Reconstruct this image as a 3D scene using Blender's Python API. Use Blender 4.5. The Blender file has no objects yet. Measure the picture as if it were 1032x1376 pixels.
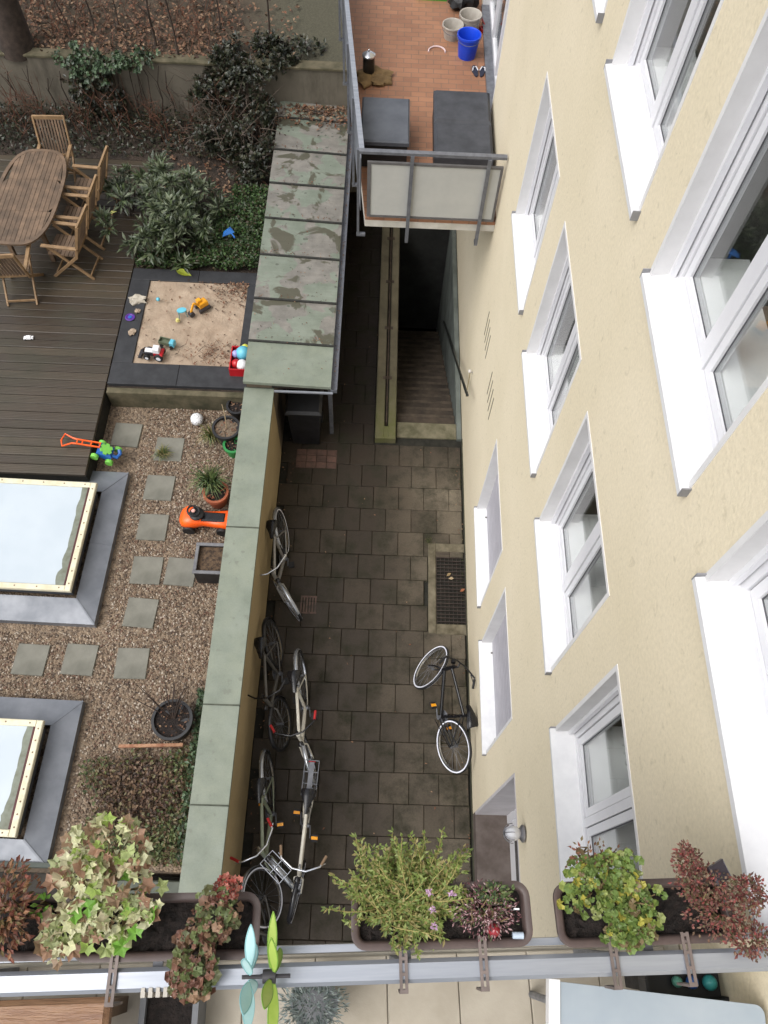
import bpy, math, random
from mathutils import Vector, Matrix, Euler, noise as mnoise

random.seed(7)
sc = bpy.context.scene
col = sc.collection
PI = math.pi
RAD = math.radians
V = Vector

# ------------------------------------------------------------------ camera
CAM_H = 11.0
F_PX, TILT, YAW, ROLL = 1064.2, 0.4886968, -0.0388565, 0.0703406
CAM_R = (Matrix.Rotation(YAW, 3, 'Z') @ Matrix.Rotation(TILT, 3, 'X') @ Matrix.Rotation(ROLL, 3, 'Z'))
CAM_P = V((0, 0, CAM_H))
cam = bpy.data.cameras.new('camera')
cam.sensor_fit = 'VERTICAL'; cam.sensor_height = 36.0; cam.lens = F_PX / 1376 * 36.0
cam.clip_start = 0.05; cam.clip_end = 500
cam_o = bpy.data.objects.new('camera', cam); col.objects.link(cam_o)
cam_o.matrix_world = Matrix.Translation(CAM_P) @ CAM_R.to_4x4()
sc.camera = cam_o

def _ray(x, y):
    return CAM_R @ V(((x - 516) / F_PX, -(y - 688) / F_PX, -1.0))
def at_z(x, y, z):                  # survey: point of the photo at a known height
    d = _ray(x, y); return CAM_P + d * ((z - CAM_H) / d.z)
def at_x(x, y, X):
    d = _ray(x, y); return CAM_P + d * (X / d.x)
def at_y(x, y, Y):
    d = _ray(x, y); return CAM_P + d * (Y / d.y)

# ------------------------------------------------------------------ materials
_m = {}
def srgb(r, g, b, k=1.0):
    def f(c):
        c /= 255.0
        return (c / 12.92 if c <= 0.04045 else ((c + 0.055) / 1.055) ** 2.4) * k
    return (f(r), f(g), f(b), 1)

class NT:
    def __init__(s, name):
        s.m = bpy.data.materials.new(name); s.m.use_nodes = True
        s.t = s.m.node_tree; s.n = s.t.nodes; s.b = s.n['Principled BSDF']
    def new(s, typ, **kw):
        n = s.n.new(typ)
        for k, v in kw.items():
            if k in n.inputs: n.inputs[k].default_value = v
            else: setattr(n, k, v)
        return n
    def link(s, a, b): s.t.links.new(a, b)
    def coords(s, scale=(1, 1, 1), shift=None):
        tc = s.new('ShaderNodeTexCoord'); mp = s.new('ShaderNodeMapping')
        mp.inputs['Scale'].default_value = scale
        if shift is not None:
            cx = s.new('ShaderNodeVectorMath', operation='ADD')
            s.link(tc.outputs['Object'], cx.inputs[0]); s.link(shift, cx.inputs[1]); s.link(cx.outputs[0], mp.inputs[0])
        else:
            s.link(tc.outputs['Object'], mp.inputs[0])
        return mp.outputs[0]
    def noise(s, vec, scale, detail=4, rough=0.6, dist=0.0):
        n = s.new('ShaderNodeTexNoise', Scale=scale, Detail=detail, Roughness=rough, Distortion=dist)
        s.link(vec, n.inputs['Vector']); return n
    def ramp(s, fac, stops, interp='LINEAR'):
        r = s.new('ShaderNodeValToRGB'); r.color_ramp.interpolation = interp
        e = r.color_ramp.elements
        while len(e) < len(stops): e.new(0.5)
        for q, (p, c) in zip(e, stops):
            q.position = p; q.color = c if len(c) == 4 else (*c, 1)
        s.link(fac, r.inputs[0]); return r.outputs[0]
    def mix(s, fac, a, b, mode='MIX'):
        x = s.new('ShaderNodeMix'); x.data_type = 'RGBA'; x.blend_type = mode
        for v, i in ((fac, 0), (a, 6), (b, 7)):
            if hasattr(v, 'is_linked') or hasattr(v, 'links'): s.link(v, x.inputs[i])
            else: x.inputs[i].default_value = v
        return x.outputs[2]
    def bump(s, h, strength=0.4, dist=0.01):
        b = s.new('ShaderNodeBump', Strength=strength, Distance=dist)
        s.link(h, b.inputs['Height']); s.link(b.outputs[0], s.b.inputs['Normal']); return b
    def island(s):
        return s.new('ShaderNodeNewGeometry').outputs['Random Per Island']
    def set(s, **kw):
        for k, v in kw.items():
            i = s.b.inputs[k.replace('_', ' ')]
            if hasattr(v, 'links'): s.link(v, i)
            else: i.default_value = v

def M(name, c1, c2=None, scale=6.0, rough=0.6, bump=0.0, bscale=None, metal=0.0, stretch=(1, 1, 1), island=0.0, lo=0.35, hi=0.65, bdist=0.006, spec=0.5):
    if name in _m: return _m[name]
    t = NT(name)
    c2 = c2 or tuple(v * 0.8 for v in c1[:3]) + (1,)
    vec = t.coords(stretch)
    nz = t.noise(vec, scale)
    base = t.ramp(nz.outputs[0], [(lo, c1), (hi, c2)])
    if island > 0:
        isl = t.ramp(t.island(), [(0, (1 - island,) * 3), (1, (1 + island,) * 3)])
        base = t.mix(1.0, base, isl, 'MULTIPLY')
    rr = t.ramp(nz.outputs[0], [(0.3, (rough * 0.85,) * 3), (0.7, (min(1, rough * 1.15),) * 3)])
    t.set(Base_Color=base, Roughness=rr, Metallic=metal)
    t.b.inputs['Specular IOR Level'].default_value = spec
    if bump > 0:
        n2 = t.noise(vec, bscale or scale * 6, 5, 0.65)
        t.bump(n2.outputs[0], bump, bdist)
    _m[name] = t.m
    return t.m

def LEAF(name, cols, rough=0.55, trans=0.25):
    if name in _m: return _m[name]
    t = NT(name)
    n = len(cols)
    c = t.ramp(t.island(), [((i + 0.0) / n, cc) for i, cc in enumerate(cols)], 'CONSTANT')
    vec = t.coords()
    c = t.mix(1.0, c, t.ramp(t.noise(vec, 60, 2).outputs[0], [(0.3, (0.8, 0.8, 0.8)), (0.7, (1.2, 1.2, 1.2))]), 'MULTIPLY')
    t.set(Base_Color=c, Roughness=rough)
    tr = t.new('ShaderNodeBsdfTranslucent'); t.link(c, tr.inputs[0])
    mx = t.new('ShaderNodeMixShader', Fac=trans)
    t.link(t.b.outputs[0], mx.inputs[1]); t.link(tr.outputs[0], mx.inputs[2])
    t.link(mx.outputs[0], t.n['Material Output'].inputs[0])
    _m[name] = t.m; return t.m

# ------------------------------------------------------------------ mesh builder
class MB:
    def __init__(s): s.v = []; s.f = []
    def add(s, vs, fs):
        o = len(s.v); s.v += [tuple(p) for p in vs]; s.f += [tuple(i + o for i in f) for f in fs]; return s
    def box(s, x0, y0, z0, x1, y1, z1):
        return s.add([(x0, y0, z0), (x1, y0, z0), (x1, y1, z0), (x0, y1, z0), (x0, y0, z1), (x1, y0, z1), (x1, y1, z1), (x0, y1, z1)],
                     [(0, 3, 2, 1), (4, 5, 6, 7), (0, 1, 5, 4), (1, 2, 6, 5), (2, 3, 7, 6), (3, 0, 4, 7)])
    def obox(s, c, size, rot=(0, 0, 0), taper=1.0):
        m = Euler(rot).to_matrix(); h = V(size) / 2; vs = []
        for z in (-1, 1):
            k = taper if z > 0 else 1.0
            for x, y in ((-1, -1), (1, -1), (1, 1), (-1, 1)):
                vs.append(V(c) + m @ V((x * h.x * k, y * h.y * k, z * h.z)))
        return s.add(vs, [(0, 3, 2, 1), (4, 5, 6, 7), (0, 1, 5, 4), (1, 2, 6, 5), (2, 3, 7, 6), (3, 0, 4, 7)])
    def bbox(s, x0, y0, z0, x1, y1, z1, b=0.01):       # box with chamfered top edge
        vs = [(x0, y0, z0), (x1, y0, z0), (x1, y1, z0), (x0, y1, z0), (x0, y0, z1 - b), (x1, y0, z1 - b), (x1, y1, z1 - b), (x0, y1, z1 - b),
              (x0 + b, y0 + b, z1), (x1 - b, y0 + b, z1), (x1 - b, y1 - b, z1), (x0 + b, y1 - b, z1)]
        fs = [(0, 3, 2, 1), (8, 9, 10, 11)]
        for i in range(4):
            j = (i + 1) % 4
            fs += [(i, j, j + 4, i + 4), (i + 4, j + 4, j + 8, i + 8)]
        return s.add(vs, fs)
    def bar(s, p0, p1, w, h, up=(0, 0, 1)):            # rectangular bar from p0 to p1
        p0, p1 = V(p0), V(p1); d = (p1 - p0).normalized(); u = V(up)
        a = d.cross(u)
        if a.length < 1e-4: a = d.cross(V((1, 0, 0)))
        a.normalize(); u = a.cross(d).normalized()
        vs = []
        for p in (p0, p1):
            for x, y in ((-1, -1), (1, -1), (1, 1), (-1, 1)): vs.append(p + a * (x * w / 2) + u * (y * h / 2))
        return s.add(vs, [(0, 3, 2, 1), (4, 5, 6, 7), (0, 1, 5, 4), (1, 2, 6, 5), (2, 3, 7, 6), (3, 0, 4, 7)])
    def tube(s, pts, r, n=8, closed=False, caps=True):
        pts = [V(p) for p in pts]; k = len(pts)
        rs = r if isinstance(r, (list, tuple)) else [r] * k
        vs = []; ref = None
        for i in range(k):
            if closed: d = pts[(i + 1) % k] - pts[i - 1]
            else: d = pts[min(i + 1, k - 1)] - pts[max(i - 1, 0)]
            d.normalize()
            if ref is None:
                ref = V((0, 0, 1)) if abs(d.z) < 0.9 else V((1, 0, 0))
            a = d.cross(ref)
            if a.length < 1e-5: a = d.cross(V((0.3, 1, 0.2)))
            a.normalize(); b = a.cross(d).normalized(); ref = b
            for q in range(n):
                t = 2 * PI * q / n
                vs.append(pts[i] + (a * math.cos(t) + b * math.sin(t)) * rs[i])
        fs = []
        for i in range(k if closed else k - 1):
            j = (i + 1) % k
            for q in range(n):
                w = (q + 1) % n
                fs.append((i * n + q, i * n + w, j * n + w, j * n + q))
        if caps and not closed:
            fs.append(tuple(range(n))[::-1]); fs.append(tuple((k - 1) * n + q for q in range(n)))
        return s.add(vs, fs)
    def lathe(s, c, prof, n=20, axis='Z', ring=False):             # prof: (radius, height)
        vs = []; fs = []; k = len(prof)
        for r, z in prof:
            for q in range(n):
                t = 2 * PI * q / n
                p = V((r * math.cos(t), r * math.sin(t), z))
                if axis == 'Y': p = V((p.x, -p.z, p.y))
                if axis == 'X': p = V((p.z, p.x, p.y))
                vs.append(V(c) + p)
        for i in range(k - 1):
            for q in range(n):
                w = (q + 1) % n
                fs.append((i * n + q, i * n + w, (i + 1) * n + w, (i + 1) * n + q))
        if not ring and prof[0][0] > 1e-6: fs.append(tuple(range(n))[::-1])
        if not ring and prof[-1][0] > 1e-6: fs.append(tuple((k - 1) * n + q for q in range(n)))
        return s.add(vs, fs)
    def ball(s, c, r, n=12, sq=(1, 1, 1), rough=0.0):
        prof = []; m = max(4, n // 2)
        vs = []; fs = []
        for i in range(m + 1):
            a = -PI / 2 + PI * i / m
            for q in range(n):
                t = 2 * PI * q / n
                d = V((math.cos(a) * math.cos(t) * sq[0], math.cos(a) * math.sin(t) * sq[1], math.sin(a) * sq[2]))
                k = 1 + rough * (mnoise.noise(d * 2.3 + V(c) * 3))
                vs.append(V(c) + d * r * k)
        for i in range(m):
            for q in range(n):
                w = (q + 1) % n
                fs.append((i * n + q, i * n + w, (i + 1) * n + w, (i + 1) * n + q))
        return s.add(vs, fs)
    def prism(s, pts, z0, z1):
        n = len(pts)
        vs = [(x, y, z0) for x, y in pts] + [(x, y, z1) for x, y in pts]
        return s.add(vs, [tuple(range(n))[::-1], tuple(range(n, 2 * n))] + [(i, (i + 1) % n, n + (i + 1) % n, n + i) for i in range(n)])
    def quad(s, a, b, c, d): return s.add([a, b, c, d], [(0, 1, 2, 3)])
    def transform(s, mat, start=0):
        s.v[start:] = [tuple(mat @ V(p)) for p in s.v[start:]]; return s
    # leaves
    def leaf(s, p, d, up, L, W, fold=0.25, droop=0.0):
        d = V(d).normalized(); a = d.cross(V(up))
        if a.length < 1e-4: a = d.cross(V((1, 0.2, 0)))
        a.normalize(); n = a.cross(d)
        p = V(p)
        m = p + d * L * 0.45
        t = p + d * L - n * droop * L
        return s.add([p, m - a * W / 2 + n * W * fold, t, m + a * W / 2 + n * W * fold, m], [(0, 4, 1), (4, 2, 1), (0, 3, 4), (4, 3, 2)])
    def lobed(s, p, d, up, L, lobes=5, deep=0.35, cup=0.15):
        d = V(d).normalized(); a = d.cross(V(up))
        if a.length < 1e-4: a = d.cross(V((1, 0.2, 0)))
        a.normalize(); n = a.cross(d)
        c = V(p) + d * L * 0.35; vs = [c - n * cup * L * 0.5]; k = lobes * 2
        for i in range(k + 1):
            t = -2.7 + 5.4 * i / k
            r = L * (0.62 if i % 2 == 0 else 0.62 * (1 - deep)) * (1.0 if abs(t) < 2 else 0.75)
            vs.append(c + d * math.cos(t) * r + a * math.sin(t) * r + n * random.uniform(-1, 1) * cup * L)
        return s.add(vs, [(0, i + 1, i + 2) for i in range(k)])
    def build(s, name, mat, parent=None, smooth=False, mats=None):
        me = bpy.data.meshes.new(name); me.from_pydata(s.v, [], s.f); me.update()
        if smooth:
            me.shade_smooth()
            try: me.set_sharp_from_angle(angle=RAD(smooth if smooth > 1 else 40))
            except Exception: pass
        me.materials.append(mat)
        o = bpy.data.objects.new(name, me); col.objects.link(o)
        if parent is not None: o.parent = parent
        return o

def tag(o, label, cat, group=None):
    o['label'] = label; o['category'] = cat
    if group: o['group'] = group
    return o
def thing(name, label, cat, loc=(0, 0, 0), rot=(0, 0, 0), group=None):
    o = bpy.data.objects.new(name, None); col.objects.link(o)
    o.location = loc; o.rotation_euler = rot; o.empty_display_size = 0.2
    return tag(o, label, cat, group)
def struct(o): o['kind'] = 'structure'; return o
def stuff(o, label=None, cat=None):
    o['kind'] = 'stuff'
    if label: tag(o, label, cat)
    return o
def rnd_dir(zmin=-1.0):
    while True:
        d = V((random.uniform(-1, 1), random.uniform(-1, 1), random.uniform(zmin, 1)))
        if 0.05 < d.length < 1: return d.normalized()
U = random.uniform

# ------------------------------------------------------------------ palette
def plaster(name, c1, c2):
    t = NT(name); vec = t.coords()
    n1 = t.noise(vec, 0.7, 5); n2 = t.noise(vec, 40, 4, 0.7)
    c = t.ramp(n1.outputs[0], [(0.3, c1), (0.7, c2)])
    c = t.mix(0.35, c, t.ramp(n2.outputs[0], [(0.3, (0.55, 0.55, 0.55)), (0.7, (1, 1, 1))]), 'MULTIPLY')
    n3 = t.noise(vec, 13, 3, 0.6, 0.8)
    c = t.mix(t.ramp(n3.outputs[0], [(0.62, (0, 0, 0)), (0.70, (0.22, 0.22, 0.22))]), c, (0.25, 0.21, 0.13, 1))
    t.set(Base_Color=c, Roughness=0.9)
    vo = t.new('ShaderNodeTexVoronoi', Scale=34.0); vo.feature = 'SMOOTH_F1'
    nd = t.noise(vec, 9, 3); ad = t.mix(0.12, vec, nd.outputs[1]); t.link(ad, vo.inputs['Vector'])
    h = t.mix(0.6, vo.outputs[0], n2.outputs[0])
    t.bump(h, 0.34, 0.010)
    _m[name] = t.m; return t.m
P_FACADE = plaster('cream_render', srgb(226, 214, 188), srgb(216, 204, 176))
P_LEFT = plaster('ochre_render', srgb(172, 153, 116), srgb(156, 138, 102))
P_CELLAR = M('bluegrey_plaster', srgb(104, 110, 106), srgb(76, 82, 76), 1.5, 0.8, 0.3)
WHITE = M('white_plastic', srgb(214, 214, 217), srgb(206, 206, 210), 3, 0.35)
WHITE_SILL = M('white_sill_metal', srgb(216, 216, 217), srgb(206, 206, 208), 8, 0.45)
REVEAL = M('white_reveal_paint', srgb(214, 213, 213), srgb(204, 203, 203), 4, 0.7, 0.15)
SHUTTER = M('grey_shutter', srgb(168, 166, 173), srgb(162, 160, 167), 4, 0.5)
DARK_ROOM = M('room_paint', srgb(122, 122, 116), srgb(104, 104, 99), 1, 0.9)
STEEL = M('brushed_steel', srgb(150, 150, 155), srgb(130, 130, 136), 12, 0.38, metal=0.75)
GALV = M('galvanised_grey', srgb(118, 120, 126), srgb(100, 102, 108), 14, 0.45, metal=0.4)
CHROME = M('chrome', srgb(215, 217, 222), srgb(190, 192, 198), 20, 0.18, metal=0.9)
ALU_RAIL = M('rail_aluminium', srgb(158, 162, 170), srgb(140, 145, 154), 5, 0.32, metal=0.45, stretch=(0.4, 6, 6))
BLACK = M('black_rubber', srgb(28, 28, 30), srgb(20, 20, 22), 20, 0.6)
BLACKP = M('black_paint', srgb(24, 24, 28), srgb(16, 16, 18), 8, 0.28)
CONC = M('concrete', srgb(120, 116, 106), srgb(92, 90, 80), 5, 0.85, 0.4)
CONC_LIGHT = M('pale_concrete', srgb(150, 145, 128), srgb(112, 110, 92), 4, 0.85, 0.4)
SOIL = M('potting_soil', srgb(40, 30, 26), srgb(22, 17, 15), 40, 0.95, 0.9, 90, bdist=0.02)
TERRA = M('terracotta', srgb(164, 92, 62), srgb(140, 76, 50), 6, 0.75, 0.2)
ZINC = M('zinc_flashing', srgb(124, 127, 133), srgb(98, 102, 109), 2.2, 0.42, 0.08, metal=0.25)
BROWNP = M('brown_planter_plastic', srgb(84, 70, 66), srgb(70, 58, 56), 10, 0.5)
TEAK = M('teak', srgb(112, 91, 72), srgb(82, 67, 53), 5, 0.55, 0.25, 30, stretch=(1, 1, 1), island=0.18)
TEAK_LIGHT = M('bleached_teak', srgb(146, 118, 86), srgb(118, 94, 66), 6, 0.6, 0.2, 30, island=0.18)

def glass_mat(name, tint=(0.985, 1.0, 0.995), f0=0.05):
    t = NT(name)
    lwt = t.new('ShaderNodeLayerWeight', Blend=0.5); fr = t.new('ShaderNodeMath', operation='POWER'); t.link(lwt.outputs['Facing'], fr.inputs[0]); fr.inputs[1].default_value = 4.0
    tr = t.new('ShaderNodeBsdfTransparent'); tr.inputs[0].default_value = (*tint, 1)
    gl = t.new('ShaderNodeBsdfGlossy', Roughness=0.02)
    mx = t.new('ShaderNodeMixShader')
    ad = t.new('ShaderNodeMath', operation='ADD'); ad.inputs[1].default_value = f0
    t.link(fr.outputs[0], ad.inputs[0]); t.link(ad.outputs[0], mx.inputs[0])
    t.link(tr.outputs[0], mx.inputs[1]); t.link(gl.outputs[0], mx.inputs[2])
    t.link(mx.outputs[0], t.n['Material Output'].inputs[0]); return t.m
GLASS = glass_mat('window_glass')

def copper_mat(name, patchy):
    t = NT(name)
    oi = t.new('ShaderNodeObjectInfo'); sc_ = t.new('ShaderNodeVectorMath', operation='SCALE')
    cmb = t.new('ShaderNodeCombineXYZ')
    t.link(oi.outputs['Random'], cmb.inputs[0]); t.link(oi.outputs['Random'], cmb.inputs[1])
    t.link(cmb.outputs[0], sc_.inputs[0]); sc_.inputs['Scale'].default_value = 37.0
    vec = t.coords(shift=sc_.outputs[0])
    mint = t.ramp(t.noise(vec, 3.0).outputs[0], [(0.3, srgb(127, 134, 122)), (0.7, srgb(107, 115, 102))])
    if patchy:
        n1 = t.noise(vec, 2.0, 4, 0.5, 0.4)
        m1 = t.ramp(n1.outputs[0], [(0.47, (0, 0, 0)), (0.49, (1, 1, 1))])
        grey = t.ramp(t.noise(vec, 5.0).outputs[0], [(0.35, srgb(110, 107, 101)), (0.65, srgb(132, 128, 121))])
        c = t.mix(m1, mint, grey)
        n2 = t.noise(vec, 1.6, 4, 0.55, 0.6)
        m2 = t.ramp(n2.outputs[0], [(0.54, (0, 0, 0)), (0.57, (1, 1, 1))])
        c = t.mix(m2, c, srgb(80, 78, 64))
        n3 = t.noise(vec, 11.0, 2, 0.4)
        m3 = t.ramp(n3.outputs[0], [(0.68, (0, 0, 0)), (0.71, (1, 1, 1))])
        c = t.mix(m3, c, srgb(88, 92, 82))
    else:
        n1 = t.noise(vec, 3.2, 5, 0.6)
        c = t.mix(t.ramp(n1.outputs[0], [(0.4, (0, 0, 0)), (0.75, (0.8, 0.8, 0.8))]), mint, srgb(132, 138, 122))
        n3 = t.noise(vec, 12.0, 2, 0.4)
        c = t.mix(t.ramp(n3.outputs[0], [(0.66, (0, 0, 0)), (0.74, (0.7, 0.7, 0.7))]), c, srgb(108, 112, 100))
    run = t.noise(t.coords((0.8, 9, 1), sc_.outputs[0]), 2.2, 5, 0.65)
    if patchy: c = t.mix(0.35, c, t.ramp(run.outputs[0], [(0.3, (0.68, 0.67, 0.62)), (0.65, (1.06, 1.06, 1.06))]), 'MULTIPLY')
    fine = t.noise(vec, 70, 3, 0.7)
    c = t.mix(0.4, c, t.ramp(fine.outputs[0], [(0.3, (0.7, 0.7, 0.7)), (0.7, (1.1, 1.1, 1.1))]), 'MULTIPLY')
    t.set(Base_Color=c, Roughness=0.55)
    t.bump(t.noise(vec, 4, 2).outputs[0], 0.25, 0.02)
    return t.m
COPPER = copper_mat('weathered_copper_roof', True)
COPING = copper_mat('weathered_copper_coping', False)

def paving_mat():
    t = NT('wet_paving'); vec = t.coords()
    isl = t.island()
    n = t.noise(vec, 0.9, 5, 0.6); f = t.noise(vec, 45, 4, 0.75)
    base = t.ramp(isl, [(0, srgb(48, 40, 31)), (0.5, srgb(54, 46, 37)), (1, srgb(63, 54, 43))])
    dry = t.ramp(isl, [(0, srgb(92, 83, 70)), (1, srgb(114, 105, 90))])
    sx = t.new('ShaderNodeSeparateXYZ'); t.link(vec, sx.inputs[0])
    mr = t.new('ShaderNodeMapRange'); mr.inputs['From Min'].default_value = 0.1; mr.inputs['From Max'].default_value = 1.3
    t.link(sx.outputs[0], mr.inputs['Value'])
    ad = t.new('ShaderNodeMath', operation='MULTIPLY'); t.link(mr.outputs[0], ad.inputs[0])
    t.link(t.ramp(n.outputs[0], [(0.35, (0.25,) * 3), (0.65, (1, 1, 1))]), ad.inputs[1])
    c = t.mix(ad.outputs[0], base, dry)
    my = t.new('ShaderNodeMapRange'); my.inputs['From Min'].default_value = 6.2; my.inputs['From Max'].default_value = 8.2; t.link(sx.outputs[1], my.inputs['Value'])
    c = t.mix(my.outputs[0], c, srgb(40, 33, 29))  # shade of the far alley end by the balcony, put into the colour
    mo = t.noise(vec, 2.6, 6, 0.7)
    c = t.mix(t.ramp(mo.outputs[0], [(0.46, (0, 0, 0)), (0.66, (0.85, 0.85, 0.85))]), c, srgb(37, 37, 24))
    c = t.mix(0.7, c, t.ramp(f.outputs[0], [(0.3, (0.6,) * 3), (0.7, (1.15,) * 3)]), 'MULTIPLY')
    t.set(Base_Color=c, Roughness=t.ramp(mo.outputs[0], [(0.35, (0.42,) * 3), (0.65, (0.8,) * 3)]))
    t.bump(f.outputs[0], 0.35, 0.004); t.b.inputs['Specular IOR Level'].default_value = 0.3; return t.m
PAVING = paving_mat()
JOINT = M('mossy_joint', srgb(33, 31, 23), srgb(23, 23, 17), 9, 0.95, 0.5)

def deck_mat():
    t = NT('wet_deck_boards'); tc = t.coords((0.8, 1, 1)); isl = t.island()
    c = t.ramp(isl, [(0, srgb(52, 42, 31)), (0.5, srgb(61, 51, 39)), (1, srgb(71, 61, 47))])
    n = t.noise(tc, 1.3, 5, 0.65)
    c = t.mix(t.ramp(n.outputs[0], [(0.45, (0, 0, 0)), (0.7, (0.8,) * 3)]), c, srgb(50, 47, 31))
    st = t.coords((1.2, 26, 26)); g = t.noise(st, 2.5, 5, 0.7)
    c = t.mix(0.6, c, t.ramp(g.outputs[0], [(0.3, (0.55,) * 3), (0.7, (1.2,) * 3)]), 'MULTIPLY')
    t.set(Base_Color=c, Roughness=t.ramp(n.outputs[0], [(0.3, (0.28,) * 3), (0.7, (0.6,) * 3)]))
    w = t.new('ShaderNodeTexWave', Scale=12.0, Distortion=0.4); w.bands_direction = 'Y'; t.link(t.coords(), w.inputs[0])
    t.bump(t.mix(0.5, w.outputs[0], g.outputs[0]), 0.5, 0.006); return t.m
DECK = deck_mat()

def isl_ramp(name, cols, rough=0.8, bump=0.0, spec=0.4):
    t = NT(name); n = len(cols)
    c = t.ramp(t.island(), [(i / n, cc) for i, cc in enumerate(cols)], 'CONSTANT')
    v = t.coords()
    c = t.mix(0.6, c, t.ramp(t.noise(v, 50, 3).outputs[0], [(0.3, (0.7,) * 3), (0.7, (1.15,) * 3)]), 'MULTIPLY')
    t.set(Base_Color=c, Roughness=rough); t.b.inputs['Specular IOR Level'].default_value = spec
    return t.m
GRAVEL = isl_ramp('pebbles', [srgb(112, 96, 80), srgb(138, 122, 104), srgb(86, 70, 58), srgb(158, 144, 128), srgb(100, 82, 66), srgb(122, 100, 82), srgb(74, 62, 53), srgb(172, 160, 146), srgb(104, 78, 64)], 0.6)
LITTER = isl_ramp('dead_leaves', [srgb(100, 74, 56), srgb(80, 60, 46), srgb(124, 94, 72), srgb(64, 49, 40), srgb(110, 72, 52), srgb(136, 110, 86), srgb(92, 70, 54)], 0.7)

def sand_mat():
    t = NT('damp_sand'); v = t.coords(); a = t.noise(v, 3.5, 6, 0.65); b = t.noise(v, 120, 3, 0.7)
    c = t.ramp(a.outputs[0], [(0.3, srgb(172, 154, 134)), (0.7, srgb(142, 123, 104))])
    c = t.mix(0.6, c, t.ramp(b.outputs[0], [(0.3, (0.7,) * 3), (0.7, (1.1,) * 3)]), 'MULTIPLY')
    t.set(Base_Color=c, Roughness=0.95); t.bump(a.outputs[0], 0.9, 0.05); return t.m
SAND = sand_mat()

def tile_mat(name, c1, c2, mortar, w, h, off=0.5, msize=0.006, rough=0.6):
    t = NT(name); v = t.coords()
    b = t.new('ShaderNodeTexBrick', Scale=1.0); b.offset = off
    b.inputs['Color1'].default_value = c1; b.inputs['Color2'].default_value = c2; b.inputs['Mortar'].default_value = mortar
    b.inputs['Brick Width'].default_value = w; b.inputs['Row Height'].default_value = h; b.inputs['Mortar Size'].default_value = msize
    t.link(v, b.inputs['Vector'])
    n = t.noise(v, 2.0, 5)
    c = t.mix(0.7, b.outputs[0], t.ramp(n.outputs[0], [(0.3, (0.75,) * 3), (0.7, (1.1,) * 3)]), 'MULTIPLY')
    t.set(Base_Color=c, Roughness=rough)
    inv = t.new('ShaderNodeMath', operation='SUBTRACT'); inv.inputs[0].default_value = 1.0; t.link(b.outputs[1], inv.inputs[1])
    t.bump(inv.outputs[0], 0.6, 0.004); return t.m
BALC_TILE = tile_mat('terracotta_balcony_tiles', srgb(154, 110, 82), srgb(138, 97, 73), srgb(120, 94, 76), 0.22, 0.11)

# ------------------------------------------------------------------ sky, sun, view
w = bpy.data.worlds.new('World'); sc.world = w; w.use_nodes = True
nt = w.node_tree; bg = nt.nodes['Background']
sky = nt.nodes.new('ShaderNodeTexSky'); sky.sky_type = 'NISHITA'; sky.sun_disc = False
SUN_EL, SUN_AZ = RAD(58), RAD(238)      # azimuth clockwise from +Y
sky.sun_elevation = SUN_EL; sky.sun_rotation = SUN_AZ
sky.dust_density = 4.0; sky.air_density = 1.0
hs = nt.nodes.new('ShaderNodeHueSaturation'); hs.inputs['Saturation'].default_value = 0.22
nt.links.new(sky.outputs[0], hs.inputs['Color']); nt.links.new(hs.outputs[0], bg.inputs[0])
bg.inputs[1].default_value = 0.15
sun = bpy.data.lights.new('sun', 'SUN'); sun.energy = 0.9; sun.angle = RAD(50); sun.color = (1.0, 0.98, 0.95)
so = bpy.data.objects.new('sun', sun); col.objects.link(so)
sd = V((math.sin(SUN_AZ) * math.cos(SUN_EL), math.cos(SUN_AZ) * math.cos(SUN_EL), math.sin(SUN_EL)))
so.rotation_euler = (-sd).to_track_quat('-Z', 'Y').to_euler(); so.location = sd * 40
sc.view_settings.view_transform = 'Standard'; sc.view_settings.look = 'None'
sc.view_settings.exposure = 0.7; sc.view_settings.gamma = 1.0
sc.render.engine = 'CYCLES'
sc.cycles.max_bounces = 6; sc.cycles.transparent_max_bounces = 8
sc.cycles.use_denoising = True

# ------------------------------------------------------------------ ground
XW, XL = 1.492, -1.47
ST_X0, ST_X1, ST_Y0, ST_Y1 = 0.40, 1.40, 7.26, 12.4     # the cellar stairwell
g = MB()
for x0, y0, x1, y1 in ((-60, -60, 60, ST_Y0), (-60, ST_Y1, 60, 60), (-60, ST_Y0, ST_X0 - 0.02, ST_Y1), (ST_X1 + 0.02, ST_Y0, 60, ST_Y1)):
    g.quad((x0, y0, -0.03), (x1, y0, -0.03), (x1, y1, -0.03), (x0, y1, -0.03))
struct(g.build('ground', JOINT))
p = MB(); row = 0; y = -1.70
while y < 12.9:
    x = XL + 0.004 - (0.2 if row % 2 else 0.0) + 0.12
    while x < XW:
        x0, x1 = max(x + 0.0025, XL + 0.012), min(x + 0.3975, XW - 0.035)
        y0, y1 = y + 0.0025, y + 0.3975
        x += 0.40
        if x1 - x0 < 0.05: continue
        if y1 > 7.2 and x1 > 0.05: x1 = 0.03 if x0 < 0.0 else None
        if x1 is None or x1 - x0 < 0.05: continue
        if x1 > 0.92 and 3.85 < (y0 + y1) / 2 < 5.3:
            if x0 > 0.85: continue
            x1 = 0.91
        if y0 < 7.2 < y1 and x1 > 0.05: y1 = 7.2
        j = U(-0.0025, 0.0025); tx, ty = U(-0.002, 0.002), U(-0.002, 0.002)
        s0 = len(p.v)
        p.bbox(x0, y0, -0.05, x1, y1, 0.0 + j, 0.006)
        for q in range(s0, len(p.v)):
            a = p.v[q]; p.v[q] = (a[0] + U(-.001, .001), a[1] + U(-.001, .001), a[2] + tx * (a[0] - x0) / .4 * 2 + ty * (a[1] - y0) / .4 * 2)
    y += 0.40; row += 1
struct(p.build('pavement', PAVING))

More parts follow.
